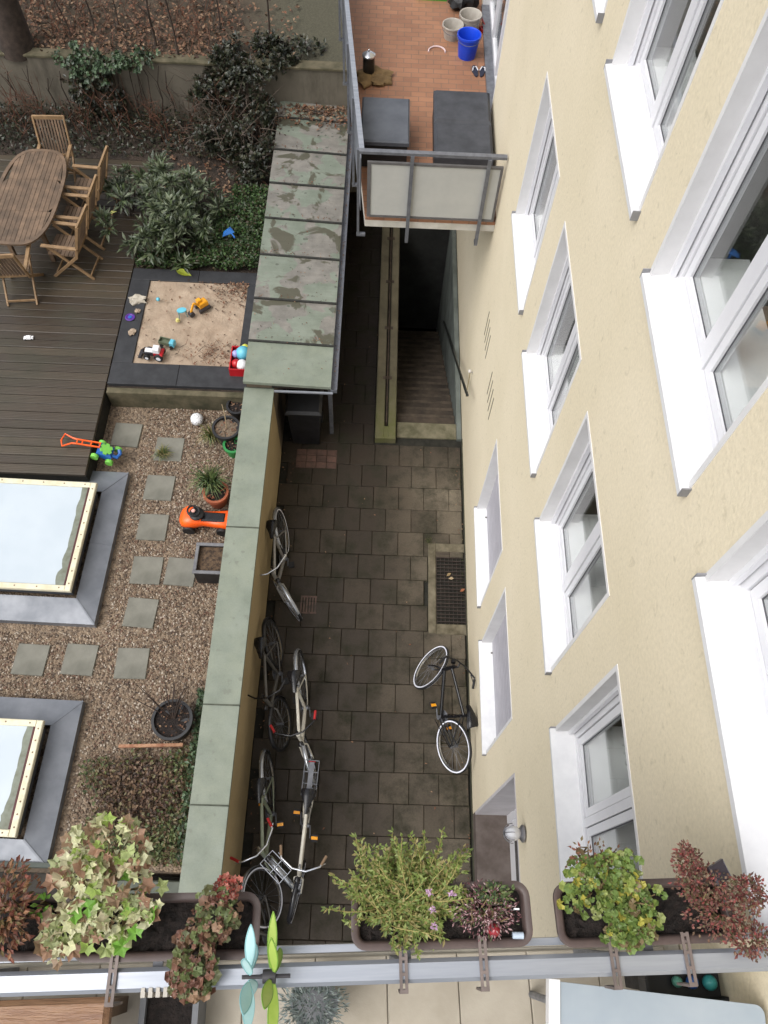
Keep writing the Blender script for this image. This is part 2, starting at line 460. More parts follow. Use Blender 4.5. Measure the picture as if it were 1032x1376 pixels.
# light well, drain -----------------------------------------------------------
lw = thing('light_well', 'dark grated cellar light well in a concrete border against the cream wall', 'light well', (1.27, 4.6, 0))
b = MB(); ox, oy = 1.27, 4.6
for x0, y0, x1, y1 in ((0.92, 3.87, 1.04, 5.33), (1.04, 3.86, 1.486, 4.02), (1.04, 5.19, 1.486, 5.33)):
    b.bbox(x0 - ox, y0 - oy, -0.25, x1 - ox, y1 - oy, 0.012, 0.012)
b.build('concrete_border', M('stained_border', srgb(112, 104, 86), srgb(72, 66, 50), 5, 0.9, 0.5), lw)
b = MB()
for k in range(20):
    yy = 4.03 + 1.15 * (k + 0.5) / 20
    b.box(1.045 - ox, yy - 0.006 - oy, -0.03, 1.485 - ox, yy + 0.006 - oy, 0.0)
for k in range(8):
    xx = 1.05 + 0.43 * k / 7
    b.box(xx - 0.004 - ox, 4.025 - oy, -0.027, xx + 0.004 - ox, 5.185 - oy, -0.003)
b.build('grate', M('dark_grate', srgb(62, 50, 44), srgb(40, 34, 30), 9, 0.6, metal=0.2), lw)
b = MB(); b.box(1.04 - ox, 4.02 - oy, -0.30, 1.486 - ox, 5.19 - oy, -0.28)
b.build('pit_floor', M('pit_dirt', srgb(40, 30, 26), srgb(26, 20, 18), 8, 0.9), lw)
for (px, py, c, lab) in ((606, 770, (150, 128, 92), 'pale dry leaf lying at the far end of the light well grate'),
                         (610, 777, (170, 150, 120), 'curled whitish leaf in the upper half of the light well grate'),
                         (618, 795, (140, 86, 56), 'reddish brown leaf beside the wall on the light well grate')):
    o = at_z(px, py, 0.01); b = MB(); b.leaf((0, 0, 0), (U(-1, 1), U(-1, 1), 0.1), (0, 0, 1), 0.09, 0.05, 0.2)
    q = b.build('dry_leaf', M('leaf_%d' % c[0], srgb(*c), rough=0.7)); q.location = o; tag(q, lab, 'leaf')
dg = thing('drain_grate', 'small square rusty drain grate set flush in the dark paving', 'drain', (-0.85, 4.25, 0))
b = MB(); b.box(-0.12, -0.14, -0.02, 0.12, -0.115, 0.006); b.box(-0.12, 0.115, -0.02, 0.12, 0.14, 0.006)
for k in range(6): b.box(-0.12 + 0.042 * k, -0.115, -0.02, -0.098 + 0.042 * k, 0.115, 0.005)
b.build('bars', M('rusty_iron', srgb(96, 72, 62), srgb(60, 50, 46), 14, 0.7), dg)

# ------------------------------------------------------------------ right-hand building
ZTOP, YA, YB = 13.0, -2.2, 14.0
bld = thing('apartment_building', 'tall cream rendered apartment building with white windows along the alley', 'building', (XW, 6.0, 0))
BO = V((XW, 6.0, 0))
COLS = {'A': (5.65, 7.01), 'B': (3.72, 5.07), 'C': (1.89, 3.21), 'D': (0.06, 1.40)}
openings = []
for c in 'ABCD':
    for z0 in (4.88, 7.82):
        openings.append((*COLS[c], z0, z0 + 1.6, 'win'))
    if c in 'B':
        pass
openings += [(5.65 + 0, 7.01, 10.77, 12.37, 'win'), (3.72, 5.07, 10.77, 12.37, 'win'), (1.89, 3.21, 10.77, 12.37, 'win'), (0.06, 1.40, 10.77, 12.37, 'win')]
openings += [(3.81, 5.22, 1.36, 3.05, 'shut'), (1.935, 3.29, 1.36, 3.10, 'shut'), (-0.15, 1.365, 0.30, 3.08, 'door'), (10.15, 12.9, 3.80, 6.1, 'bdoor')]
ys = sorted({YA, YB} | {o[0] for o in openings} | {o[1] for o in openings})
zs = sorted({-3.2, ZTOP} | {o[2] for o in openings} | {o[3] for o in openings})
fb = MB()
def in_open(y, z): return any(o[0] < y < o[1] and o[2] < z < o[3] for o in openings)
for i in range(len(ys) - 1):
    run = None
    for k in range(len(zs) - 1):
        ym, zm = (ys[i] + ys[i + 1]) / 2, (zs[k] + zs[k + 1]) / 2
        if not in_open(ym, zm):
            if run is None: run = zs[k]
            end = zs[k + 1]
        if (in_open(ym, zm) or k == len(zs) - 2) and run is not None:
            fb.quad((0, ys[i + 1] - BO.y, run), (0, ys[i] - BO.y, run), (0, ys[i] - BO.y, end), (0, ys[i + 1] - BO.y, end))
            run = None
fb.build('facade_wall', P_FACADE, bld)
b = MB()
b.quad((0, YA - 6, -3), (9, YA - 6, -3), (9, YA - 6, ZTOP), (0, YA - 6, ZTOP)); b.quad((9, YB - 6, -3), (0, YB - 6, -3), (0, YB - 6, ZTOP), (9, YB - 6, ZTOP))
b.quad((9, YA - 6, -3), (9, YB - 6, -3), (9, YB - 6, ZTOP), (9, YA - 6, ZTOP))
b.build('side_wall', P_FACADE, bld)
b = MB(); b.box(-0.25, YA - 6.25, ZTOP, 9.2, YB - 5.75, ZTOP + 0.25); b.build('roof', ZINC, bld)

def frame_ring(mb, x0, x1, y0, y1, z0, z1, t):
    mb.box(x0, y0, z0, x1, y1, z0 + t); mb.box(x0, y0, z1 - t, x1, y1, z1)
    mb.box(x0, y0, z0 + t, x1, y0 + t, z1 - t); mb.box(x0, y1 - t, z0 + t, x1, y1, z1 - t)
def reveal(y0, y1, z0, z1, depth, mat, parent, floor=False, e=0.03):
    r = MB(); P = 0.004
    # lining of the opening: two jambs and a head, a few mm proud of the render, with a narrow white edge band
    for ya, yb in ((y0 - e, y0 + 0.004), (y1 - 0.004, y1 + e)):
        r.box(-P, ya, z0 - (0 if floor else 0.0), depth, yb, z1 + e)
    r.box(-P, y0 + 0.004, z1 - 0.004, depth, y1 - 0.004, z1 + e)
    return r.build('reveal', mat, parent)
def sill(y0, y1, z, depth, parent):
    s = MB(); L, R = y0 - 0.035, y1 + 0.02
    s.add([(-0.045, L, z - 0.012), (depth, L, z + 0.015), (depth, R, z + 0.015), (-0.045, R, z - 0.012),
           (-0.045, L, z - 0.05), (-0.045, R, z - 0.05), (depth, L, z - 0.03), (depth, R, z - 0.03), (-0.02, L, z - 0.05), (-0.02, R, z - 0.05)],
          [(0, 1, 2, 3), (0, 3, 5, 4), (4, 5, 9, 8), (8, 9, 7, 6), (0, 4, 8, 6, 1), (3, 2, 7, 9, 5)])
    o = s.build('sill', WHITE_SILL, parent)
    for ya, yb in ((L - 0.007, L), (R, R + 0.007)):
        e = MB(); e.box(-0.046, ya, z - 0.05, depth - 0.01, yb, z + 0.018); e.build('sill_end_cap', M('cap_grey', srgb(140, 140, 142), srgb(124, 124, 127)), parent)
    return o
def window(y0, y1, z0, z1, idx):
    y0 -= BO.y; y1 -= BO.y
    fx = 0.135; f = MB()
    frame_ring(f, fx, fx + 0.07, y0 + 0.004, y1 - 0.004, z0 + 0.01, z1 - 0.004, 0.062)
    ym = (y0 + y1) / 2
    f.box(fx + 0.002, ym - 0.03, z0 + 0.07, fx + 0.068, ym + 0.03, z1 - 0.066)
    for a, c in ((y0 + 0.066, ym - 0.03), (ym + 0.03, y1 - 0.066)):
        frame_ring(f, fx + 0.012, fx + 0.062, a + 0.007, c - 0.007, z0 + 0.079, z1 - 0.073, 0.056)
    o = f.build('window', WHITE, bld)
    for a, c in ((y0 + 0.066, ym - 0.03), (ym + 0.03, y1 - 0.066)):
        k = MB(); frame_ring(k, fx + 0.020, fx + 0.05, a - 0.003, c + 0.003, z0 + 0.069, z1 - 0.063, 0.014)
        frame_ring(k, fx + 0.026, fx + 0.031, a + 0.058, c - 0.058, z0 + 0.130, z1 - 0.124, 0.011)
        k.build('gasket', M('grey_gasket', srgb(88, 88, 92), srgb(72, 72, 76), 9, 0.6), o)
    for a, c in ((y0 + 0.066, ym - 0.03), (ym + 0.03, y1 - 0.066)):
        g = MB(); g.box(fx + 0.032, a + 0.056, z0 + 0.13, fx + 0.040, c - 0.056, z1 - 0.125); g.build('pane', GLASS, o)
    reveal(y0, y1, z0 - 0.03, z1, fx, REVEAL, o)
    j = MB()                                            # shutter guide rails and box edge
    for yy in (y0 + 0.004, y1 - 0.03): j.box(fx - 0.045, yy, z0 + 0.012, fx - 0.012, yy + 0.026, z1 - 0.06)
    j.box(fx - 0.06, y0 + 0.004, z1 - 0.058, fx - 0.008, y1 - 0.004, z1 - 0.006)
    j.build('shutter_rail', WHITE, o)
    sill(y0, y1, z0 + 0.014, fx, o)
    s = MB(); s.box(fx + 0.074, y0 - 0.02, z0 + 0.09, fx + 0.36, y1 + 0.02, z0 + 0.130); s.build('inner_sill', M('bright_inner_sill', srgb(244, 244, 244), srgb(238, 238, 238), 4, 0.4), o)
    X0, X1 = fx + 0.073, 3.2; A, B_, C_, D_ = y0 - 0.2, y1 + 0.2, z0 - 0.8, z1 + 0.25
    r = MB()
    r.quad((X1, A, C_), (X1, B_, C_), (X1, B_, D_), (X1, A, D_))
    r.quad((X0, A, C_), (X1, A, C_), (X1, A, D_), (X0, A, D_)); r.quad((X0, B_, C_), (X1, B_, C_), (X1, B_, D_), (X0, B_, D_))
    r.quad((X0, A, C_), (X1, A, C_), (X1, B_, C_), (X0, B_, C_)); r.quad((X0, A, D_), (X1, A, D_), (X1, B_, D_), (X0, B_, D_))
    # back of the facade round the opening
    r.quad((X0, A, C_), (X0, A, z0 + 0.02), (X0, B_, z0 + 0.02), (X0, B_, C_)); r.quad((X0, A, z1), (X0, B_, z1), (X0, B_, D_), (X0, A, D_))
    r.quad((X0, A, z0 + 0.02), (X0, y0, z0 + 0.02), (X0, y0, z1), (X0, A, z1)); r.quad((X0, y1, z0 + 0.02), (X0, B_, z0 + 0.02), (X0, B_, z1), (X0, y1, z1))
    r.build('room', DARK_ROOM, o)
    if idx % 2 == 0:                                    # a pale side curtain inside some of the windows
        c = MB(); n = 14; yy0, yy1 = (y1 - 0.30, y1 - 0.02)
        pts = [(fx + 0.34 + 0.018 * math.sin(q * 1.9), yy0 + (yy1 - yy0) * q / n) for q in range(n + 1)]
        vs = [(x, y, z0 + 0.1) for x, y in pts] + [(x, y, z1 - 0.02) for x, y in pts]
        c.add(vs, [(q, q + 1, n + 2 + q, n + 1 + q) for q in range(n)])
        c.build('curtain', M('net_curtain', srgb(208, 210, 208), srgb(190, 192, 190), 12, 0.9), o)
    return o
i = 0
for y0, y1, z0, z1, kind in openings:
    a, c = y0 - BO.y, y1 - BO.y
    if kind == 'win': window(y0, y1, z0, z1, i); i += 1
    elif kind == 'shut':
        s = MB(); n = 34
        for k in range(n):
            za = z0 + (z1 - z0) * k / n
            s.box(0.125 + 0.002 * (k % 2), a + 0.004, za + 0.003, 0.16, c - 0.004, za + (z1 - z0) / n + 0.0025)
        o = s.build('roller_shutter', SHUTTER, bld)
        reveal(a, c, z0 - 0.03, z1, 0.17, REVEAL, o); sill(a, c, z0 + 0.014, 0.124, o)
        k = MB()
        for yy in (a + 0.14, c - 0.14): k.tube([(0.10, yy, z0 + 0.03), (0.122, yy, z0 + 0.03)], 0.012, 8)
        k.build('stop_knob', M('grey_knob', srgb(120, 118, 116)), o)
    elif kind == 'door':
        d = MB(); X = 0.40
        d.box(X, a + 0.004, z0 + 0.0, X + 0.08, a + 0.10, z1 - 0.01); d.box(X, c - 0.10, z0, X + 0.08, c - 0.004, z1 - 0.01); d.box(X, a + 0.1, z1 - 0.12, X + 0.08, c - 0.1, z1 - 0.01)
        d.box(X, a + 0.1, z0 + 2.1, X + 0.08, c - 0.1, z0 + 2.2)
        o = d.build('door', WHITE, bld)
        l = MB(); l.box(X + 0.02, a + 0.1, z0 + 0.005, X + 0.06, c - 0.1, z0 + 2.1)
        l.build('door_leaf', WHITE, o)
        gl = MB(); gl.box(X + 0.008, a + 0.25, z0 + 0.4, X + 0.018, c - 0.25, z0 + 1.95); gl.box(X + 0.03, a + 0.1, z0 + 2.2, X + 0.04, c - 0.1, z1 - 0.12); gl.build('pane', M('dark_door_glass', srgb(60, 66, 70), rough=0.08), o)
        hd = MB(); hd.tube([(X - 0.03, a + 0.16, z0 + 1.05), (X - 0.03, a + 0.28, z0 + 1.05)], 0.011, 8); hd.tube([(X + 0.02, a + 0.16, z0 + 1.05), (X - 0.03, a + 0.16, z0 + 1.05)], 0.009, 8); hd.build('handle', STEEL, o)
        r = MB()
        r.box(-0.004, c - 0.004, z0, 0.49, c + 0.03, z1 + 0.03); r.box(-0.004, a - 0.03, z0, 0.49, a + 0.004, z1 + 0.03); r.box(-0.004, a + 0.004, z1 - 0.004, 0.49, c - 0.004, z1 + 0.03)
        r.build('reveal', M('grey_porch_paint', srgb(186, 182, 184), srgb(172, 168, 170), 3, 0.8), o)
        st = MB(); st.box(-0.002, a - 0.03, -0.02, 0.49, c + 0.03, z0); st.build('doorstep', M('doormat_stone', srgb(96, 86, 80), srgb(78, 68, 62), 5, 0.8, 0.3), o)
    else:
        d = MB(); X = 0.10; n = 3
        for k in range(n):
            q0 = a + (c - a) * k / n; q1 = a + (c - a) * (k + 1) / n
            frame_ring(d, X, X + 0.07, q0 + 0.003, q1 - 0.003, z0 + 0.01, z1 - 0.003, 0.075)
        o = d.build('balcony_door', WHITE, bld)
        for k in range(n):
            q0 = a + (c - a) * k / n; q1 = a + (c - a) * (k + 1) / n
            gl = MB(); gl.box(X + 0.03, q0 + 0.07, z0 + 0.08, X + 0.038, q1 - 0.07, z1 - 0.07); gl.build('pane', GLASS, o)
        reveal(a, c, z0, z1, X, REVEAL, o)
        st = MB(); st.box(-0.02, a, z0 - 0.04, X + 0.07, c, z0 + 0.008); st.build('threshold', GALV, o)
        r = MB(); X0, X1 = X + 0.075, 3.4
        r.quad((X1, a - .3, z0 - .02), (X1, c + .3, z0 - .02), (X1, c + .3, z1 + .3), (X1, a - .3, z1 + .3)); r.quad((X0, a - .3, z0 - .02), (X1, a - .3, z0 - .02), (X1, c + .3, z0 - .02), (X0, c + .3, z0 - .02))
        r.quad((X0, a - .3, z1 + .3), (X1, a - .3, z1 + .3), (X1, c + .3, z1 + .3), (X0, c + .3, z1 + .3)); r.quad((X0, a - .3, z0), (X1, a - .3, z0), (X1, a - .3, z1 + .3), (X0, a - .3, z1 + .3)); r.quad((X0, c + .3, z0), (X1, c + .3, z0), (X1, c + .3, z1 + .3), (X0, c + .3, z1 + .3))
        r.build('room', DARK_ROOM, o)
# ventilation slots low on the wall, two groups of four
SLOT = M('slot_dark', srgb(60, 55, 46), srgb(40, 36, 30), 5, 0.9)
for yy0 in (7.30, 6.30):
    for k in range(4):
        yy = yy0 - 0.135 * k - BO.y
        s = MB(); s.box(-0.003, yy - 0.011, 2.56, 0.02, yy + 0.011, 3.02); s.build('vent_slot', SLOT, bld)
b = MB(); b.box(-0.012, YA - BO.y, -0.02, 0.0, 7.24 - BO.y, 0.05)
b.build('wall_foot', M('damp_wall_foot', srgb(78, 76, 58), srgb(50, 52, 38), 4, 0.9), bld)

# wall lamp by the door
pl = at_x(695, 1120, 1.42)
lm = thing('wall_lamp', 'silver bulkhead lamp on the cream wall above the recessed door', 'lamp', (XW, pl.y, pl.z))
b = MB(); b.lathe((0, 0, 0), [(0.075, -0.012), (0.075, -0.03), (0.05, -0.05)], 20, 'X'); b.build('base_plate', STEEL, lm, 35)
b = MB(); b.ball((-0.11, 0, 0), 0.075, 16, (1, 0.85, 1.25)); b.build('glass_shade', M('frosted_lamp_glass', srgb(205, 206, 210), srgb(190, 190, 196), 4, 0.18), lm, 60)
b = MB()
for a in range(4):
    t = a * PI / 4
    b.tube([V((-0.11 + 0.085 * math.cos(q) * -1 if False else -0.11 - 0.084 * math.sin(q), 0.084 * math.cos(q) * math.cos(t), 0.105 * math.cos(q) * math.sin(t))) for q in [PI * k / 12 for k in range(13)]], 0.004, 6)
b.build('cage', STEEL, lm, 40)

# ------------------------------------------------------------------ left-hand wall with copper coping
ZC = 1.72
gw = thing('garden_wall', 'long low ochre garden wall with grey green copper coping left of the alley', 'wall', (-1.65, 3.0, 0))
o = V((-1.65, 3.0, 0))
b = MB(); b.box(-1.83 - o.x, -2.2 - o.y, -0.02, XL - o.x, 6.88 - o.y, ZC - 0.045); b.build('wall_body', P_LEFT, gw)
cuts = [-2.2, at_z(254.9, 1081.3, ZC).y, at_z(270.7, 946.2, ZC).y, at_z(303.7, 707.6, ZC).y, 6.88]
for a, c in zip(cuts, cuts[1:]):
    b = MB()
    b.add([(-1.862 - o.x, a + 0.004 - o.y, ZC), (-1.438 - o.x, a + 0.004 - o.y, ZC - 0.008), (-1.438 - o.x, c - 0.004 - o.y, ZC - 0.008), (-1.862 - o.x, c - 0.004 - o.y, ZC),
           (-1.862 - o.x, a + 0.004 - o.y, ZC - 0.06), (-1.438 - o.x, a + 0.004 - o.y, ZC - 0.06), (-1.438 - o.x, c - 0.004 - o.y, ZC - 0.06), (-1.862 - o.x, c - 0.004 - o.y, ZC - 0.06)],
          [(0, 1, 2, 3), (4, 7, 6, 5), (0, 4, 5, 1), (1, 5, 6, 2), (2, 6, 7, 3), (3, 7, 4, 0)])
    cp = b.build('coping_sheet', COPING, gw)
    b = MB(); b.box(-1.864 - o.x, c - 0.008 - o.y, ZC - 0.06, -1.436 - o.x, c + 0.008 - o.y, ZC + 0.004); b.build('coping_seam', M('seam_green', srgb(74, 78, 66), srgb(56, 60, 50), 9, 0.8), cp)

# ------------------------------------------------------------------ bin shelter with copper roof
sh = thing('bin_shelter', 'lean-to bin shelter with patchy verdigris copper roof in wide lapped sheets', 'shelter', (-1.25, 9.5, 0))
o = V((-1.25, 9.5, 0))
RX0, RX1, RZ0, RZ1 = -1.855, -0.615, 1.90, 1.84
seam_px = [(330, 514), (335.5, 457), (341.5, 400), (346.5, 341), (352, 292), (360, 245), (366, 200), (371, 157), (376, 120)]
seam = [at_z(x, y, 1.9).y for x, y in seam_px] + [13.05]
for k in range(len(seam) - 1):
    a, c = seam[k] - o.y, seam[k + 1] - o.y
    if c - a < 0.05: continue
    b = MB(); h = 0.022
    x0, x1 = RX0 - o.x, RX1 - o.x
    b.add([(x0, a, RZ0 + h), (x1, a, RZ1 + h), (x1, c, RZ1), (x0, c, RZ0), (x0, a, RZ0 - 0.03), (x1, a, RZ1 - 0.03), (x1, c, RZ1 - 0.03), (x0, c, RZ0 - 0.03)],
          [(0, 1, 2, 3), (4, 7, 6, 5), (0, 4, 5, 1), (1, 5, 6, 2), (2, 6, 7, 3), (3, 7, 4, 0)])
    rs = b.build('roof_sheet', COPPER if k > 0 else COPING, sh)
    if k:
        b = MB(); b.bar((x0 + 0.002, a - 0.012, RZ0 + 0.012), (x1 - 0.002, a - 0.012, RZ1 + 0.012), 0.03, 0.026); b.build('lap_seam_shadow', M('seam_shadow_tone', srgb(46, 46, 42), srgb(34, 34, 31), 9, 0.8), rs)  # dark bar along each sheet lap, painting its shadow line
b = MB(); x1 = RX1 - o.x; y0, y1 = seam[0] - o.y - 0.02, 13.0 - o.y
prof = [(0.0, 0.0), (0.008, -0.045), (0.045, -0.065), (0.082, -0.045), (0.09, 0.004), (0.083, 0.004), (0.076, -0.04), (0.045, -0.057), (0.014, -0.04), (0.007, 0.0)]
n = len(prof)
vs = [(x1 + a, y0, RZ1 + q - 0.012) for a, q in prof] + [(x1 + a, y1, RZ1 + q - 0.012) for a, q in prof]
b.add(vs, [(k, (k + 1) % n, n + (k + 1) % n, n + k) for k in range(n)]); b.box(x1 + 0.002, y0 - 0.004, RZ1 - 0.075, x1 + 0.088, y0, RZ1 - 0.01)
b.build('gutter', GALV, sh)
b = MB(); b.box(-1.42 - o.x, y0 + 0.0 - 0.035, RZ1 - 0.075, x1 + 0.03, y0 - 0.008, RZ1 - 0.05); b.build('front_trim', ALU_RAIL, sh)
b = MB(); b.box(-1.83 - o.x, 6.885 - o.y, 0, XL - o.x, 13.0 - o.y, 1.84); b.build('back_wall', M('dim_brick', srgb(96, 84, 70), srgb(80, 70, 58), 3, 0.9, 0.3), sh)
for yy in (7.3, 9.4, 11.5):
    b = MB(); b.box(-0.70 - o.x, yy - 0.03 - o.y, 0, -0.64 - o.x, yy + 0.03 - o.y, 1.79); b.build('post', GALV, sh)
b = MB(); b.box(-1.47 - o.x, 6.90 - o.y, 1.70, -0.62 - o.x, 6.95 - o.y, 1.80); b.build('fascia', M('dark_fascia', srgb(50, 46, 42)), sh)

def wheelie_bin(loc, lab):
    t = thing('wheelie_bin', lab, 'bin', loc, (0, 0, 0), 'bins under the copper roof')
    b = MB(); b.obox((0, 0, 0.49), (0.50, 0.58, 0.90), taper=1.0)
    b.v = [(x * (0.85 if z < 0.1 else 1), y * (0.85 if z < 0.1 else 1), z) for x, y, z in b.v]
    BP = M('black_bin_plastic', srgb(30, 31, 34), srgb(22, 22, 25), 5, 0.5)
    b.build('body', BP, t)
    b = MB(); b.bbox(-0.28, -0.34, 0.945, 0.28, 0.32, 1.03, 0.04); b.tube([(-0.2, 0.34, 1.0), (0.2, 0.34, 1.0)], 0.016, 8); b.build('lid', BP, t)
    for s in (-1, 1):
        b = MB(); b.lathe((s * 0.22 - 0.02, 0.25, 0.1), [(0.1, 0), (0.1, 0.04)], 16, 'X'); b.build('wheel', BLACK, t, 40)
wheelie_bin((-1.07, 7.28, 0), 'black wheelie bin at the front edge under the copper roof')
wheelie_bin((-1.07, 8.02, 0), 'dark wheelie bin behind the front one, mostly hidden under the copper roof')
b = MB()
for r in range(3):
    for c in range(4):
        b.bbox(-1.22 + 0.165 * c, 6.60 + 0.12 * r, -0.04, -1.22 + 0.165 * c + 0.158, 6.60 + 0.12 * r + 0.113, 0.012, 0.006)
struct(b.build('brick_pavement', M('red_brick_paver', srgb(92, 66, 56), srgb(70, 54, 46), 9, 0.7, 0.3, island=0.2)))

# ------------------------------------------------------------------ cellar stairs and curb
cs = thing('cellar_stairs', 'worn stone steps going down to the cellar under the balcony', 'stairs', (0.9, 7.26, 0))
o = V((0.9, 7.26, 0))
STONE = M('stair_stone', srgb(68, 57, 46), srgb(44, 38, 31), 3, 0.8, 0.4)
b = MB()
b.bbox(ST_X0 - o.x, 0, -0.2, ST_X1 - o.x, 0.30, 0.008, 0.01); b.build('top_slab', M('mossy_slab', srgb(112, 106, 86), srgb(74, 72, 52), 4, 0.9, 0.4), cs)
for k in range(16):
    b = MB(); b.bbox(ST_X0 - o.x, 0.30 + 0.27 * k, -0.17 * (k + 1) - 0.2, ST_X1 - o.x, 0.30 + 0.27 * (k + 1) + 0.02, -0.17 * (k + 1), 0.012)
    sp = b.build('step', STONE, cs)
    b = MB(); b.box(ST_X0 + 0.01 - o.x, 0.30 + 0.27 * (k + 1) - 0.035, -0.17 * (k + 1) - 0.01, ST_X1 - 0.01 - o.x, 0.30 + 0.27 * (k + 1) + 0.022, -0.17 * (k + 1) + 0.004); b.build('nosing', M('worn_nosing', srgb(76, 65, 53), srgb(54, 47, 38), 5, 0.8, 0.3), sp)
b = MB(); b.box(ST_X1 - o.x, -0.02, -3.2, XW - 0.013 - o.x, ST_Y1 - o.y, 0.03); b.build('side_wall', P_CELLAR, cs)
b = MB(); b.box(ST_X0 - 0.03 - o.x, 0, -3.2, ST_X0 - o.x, ST_Y1 - o.y, -0.04); b.box(ST_X0 - o.x, ST_Y1 - o.y, -3.2, ST_X1 - o.x, ST_Y1 - o.y + 0.05, 0); b.build('well_wall', M('shade_dark_plaster', srgb(52, 52, 50), srgb(38, 38, 36), 2, 0.9), cs)  # plaster colour darkened to stand in for the unlit depth of the well
b = MB()
h0 = at_x(628, 531, 1.36); h1 = at_x(596, 432, 1.36)
b.tube([(h0.x - o.x, h0.y - o.y, h0.z), (h1.x - o.x, h1.y - o.y, h1.z)], 0.022, 10); b.build('handrail', M('black_iron', srgb(34, 36, 34), rough=0.4), cs, 40)
tp = at_x(632, 500, 1.45)
tt = thing('wall_hook', 'small white hook on the cream wall above the stair handrail', 'hook', (XW, tp.y, tp.z))
b = MB(); b.ball((-0.05, 0, 0.02), 0.03, 10); b.tube([(-0.005, 0, 0), (-0.05, 0, 0.02)], 0.012, 8); b.build('hook', M('grey_white_plastic', srgb(190, 186, 180)), tt, 40)
b = MB(); e = at_x(626, 533, 1.45); b.tube([(-0.045, 0, 0.01), (-0.04, e.y - tp.y, e.z - tp.z)], 0.006, 6); b.build('cord', M('tan_cord', srgb(150, 132, 84)), tt)

cb = thing('curb_wall', 'mossy twin concrete kerb beside the cellar steps with an iron rail in its gap', 'kerb', (0.21, 9.5, 0))
o = V((0.21, 9.5, 0)); y0, y1 = 7.15 - o.y, 12.4 - o.y
def moss_conc():
    t = NT('mossy_concrete'); v = t.coords()
    c = t.ramp(t.noise(v, 3, 5).outputs[0], [(0.3, srgb(112, 104, 84)), (0.7, srgb(84, 78, 62))])
    sx = t.new('ShaderNodeSeparateXYZ'); t.link(v, sx.inputs[0])
    mr = t.new('ShaderNodeMapRange'); mr.inputs['From Min'].default_value = -0.9; mr.inputs['From Max'].default_value = -2.1; t.link(sx.outputs[1], mr.inputs['Value'])
    mm = t.new('ShaderNodeMath', operation='MULTIPLY'); t.link(mr.outputs[0], mm.inputs[0]); t.link(t.ramp(t.noise(v, 5, 5, 0.7).outputs[0], [(0.3, (0.3,) * 3), (0.6, (0.95,) * 3)]), mm.inputs[1])
    c = t.mix(mm.outputs[0], c, srgb(84, 86, 46))
    t.set(Base_Color=c, Roughness=0.9); t.bump(t.noise(v, 40, 4).outputs[0], 0.4, 0.005); return t.m
MOSS = moss_conc()
for xa, xb in ((0.045, 0.195), (0.255, 0.385)):
    b = MB(); b.bbox(xa - o.x, y0, -0.05, xb - o.x, y1, 0.12, 0.012); b.build('kerb_beam', MOSS, cb)
b = MB(); b.box(0.19 - o.x, y0 + 0.005, -0.05, 0.26 - o.x, y0 + 0.24, 0.115); b.build('kerb_end', MOSS, cb)
b = MB(); b.box(0.196 - o.x, y0 + 0.24, -0.04, 0.254 - o.x, y1, 0.03); b.build('gap_floor', JOINT, cb)
b = MB(); b.tube([(0.225 - o.x, y0 + 0.30, 0.03), (0.225 - o.x, y0 + 0.30, 0.15), (0.225 - o.x, y1, 0.15)], 0.012, 8)
for k in range(4): b.box(0.15 - o.x, y0 + 1.2 + 1.1 * k, 0.12, 0.30 - o.x, y0 + 1.26 + 1.1 * k, 0.128)
b.build('iron_rail', M('rusted_rail', srgb(74, 60, 48), srgb(50, 42, 36), 8, 0.7), cb)

# ------------------------------------------------------------------ far balcony (over the cellar stairs)
FB = thing('balcony', 'far balcony with terracotta tiled floor and white railing panel over the cellar steps', 'balcony', (0.6, 8.1, 3.6))
o = V((0.6, 8.1, 3.6)); FZ = 3.755
YF, YE = 8.13, 13.6
def xl(y): return -0.245 - (y - 8.1) * 0.105          # the left edge runs slightly outward
b = MB(); b.prism([(xl(YF) + 0.05 - o.x, YF - o.y), (XW - 0.002 - o.x, YF - o.y), (XW - 0.002 - o.x, YE - o.y), (xl(YE) + 0.05 - o.x, YE - o.y)], 3.62 - o.z, 3.72 - o.z)
b.build('slab', M('white_slab_edge', srgb(196, 192, 184), srgb(176, 172, 162), 5, 0.8), FB)
b = MB(); b.prism([(xl(YF) + 0.055 - o.x, YF + 0.005 - o.y), (XW - 0.004 - o.x, YF + 0.005 - o.y), (XW - 0.004 - o.x, YE - o.y), (xl(YE) + 0.055 - o.x, YE - o.y)], 3.7205 - o.z, FZ - o.z)
b.build('tiled_floor', BALC_TILE, FB)
RZ = 4.765
b = MB()
b.bar((xl(8.1) - o.x - 0.03, -0.0, RZ - o.z), (XW - 0.02 - o.x, 0.0, RZ - o.z), 0.06, 0.035); b.build('front_handrail', GALV, FB)
b = MB(); b.bar((xl(8.1) - o.x, 0.03, RZ - o.z), (xl(YE) - o.x, YE - o.y, RZ - o.z), 0.06, 0.035); b.build('side_handrail', ALU_RAIL, FB)
for px_ in (0.356, 1.272):
    b = MB(); b.box(px_ - 0.022 - o.x, -0.05, 3.46 - o.z, px_ + 0.022 - o.x, -0.02, RZ - 0.018 - o.z)
    b.box(px_ - 0.02 - o.x, -0.048, 3.44 - o.z, px_ + 0.02 - o.x, 0.04, 3.47 - o.z); b.build('post', GALV, FB)
for k, yy in enumerate((8.16, 9.1, 10.2, 11.3, 12.4)):
    b = MB(); x = xl(yy) - o.x; b.box(x - 0.05, yy - o.y - 0.02, 3.46 - o.z, x - 0.02, yy - o.y + 0.02, RZ - 0.018 - o.z); b.box(x - 0.055, yy - o.y - 0.022, 3.44 - o.z, x + 0.06, yy - o.y + 0.022, 3.475 - o.z); b.build('post', GALV, FB)
b = MB(); xa, xb = -0.175 - o.x, 1.452 - o.x
frame = M('panel_frame_grey', srgb(104, 102, 102), srgb(90, 88, 88), 5, 0.5, metal=0.2)
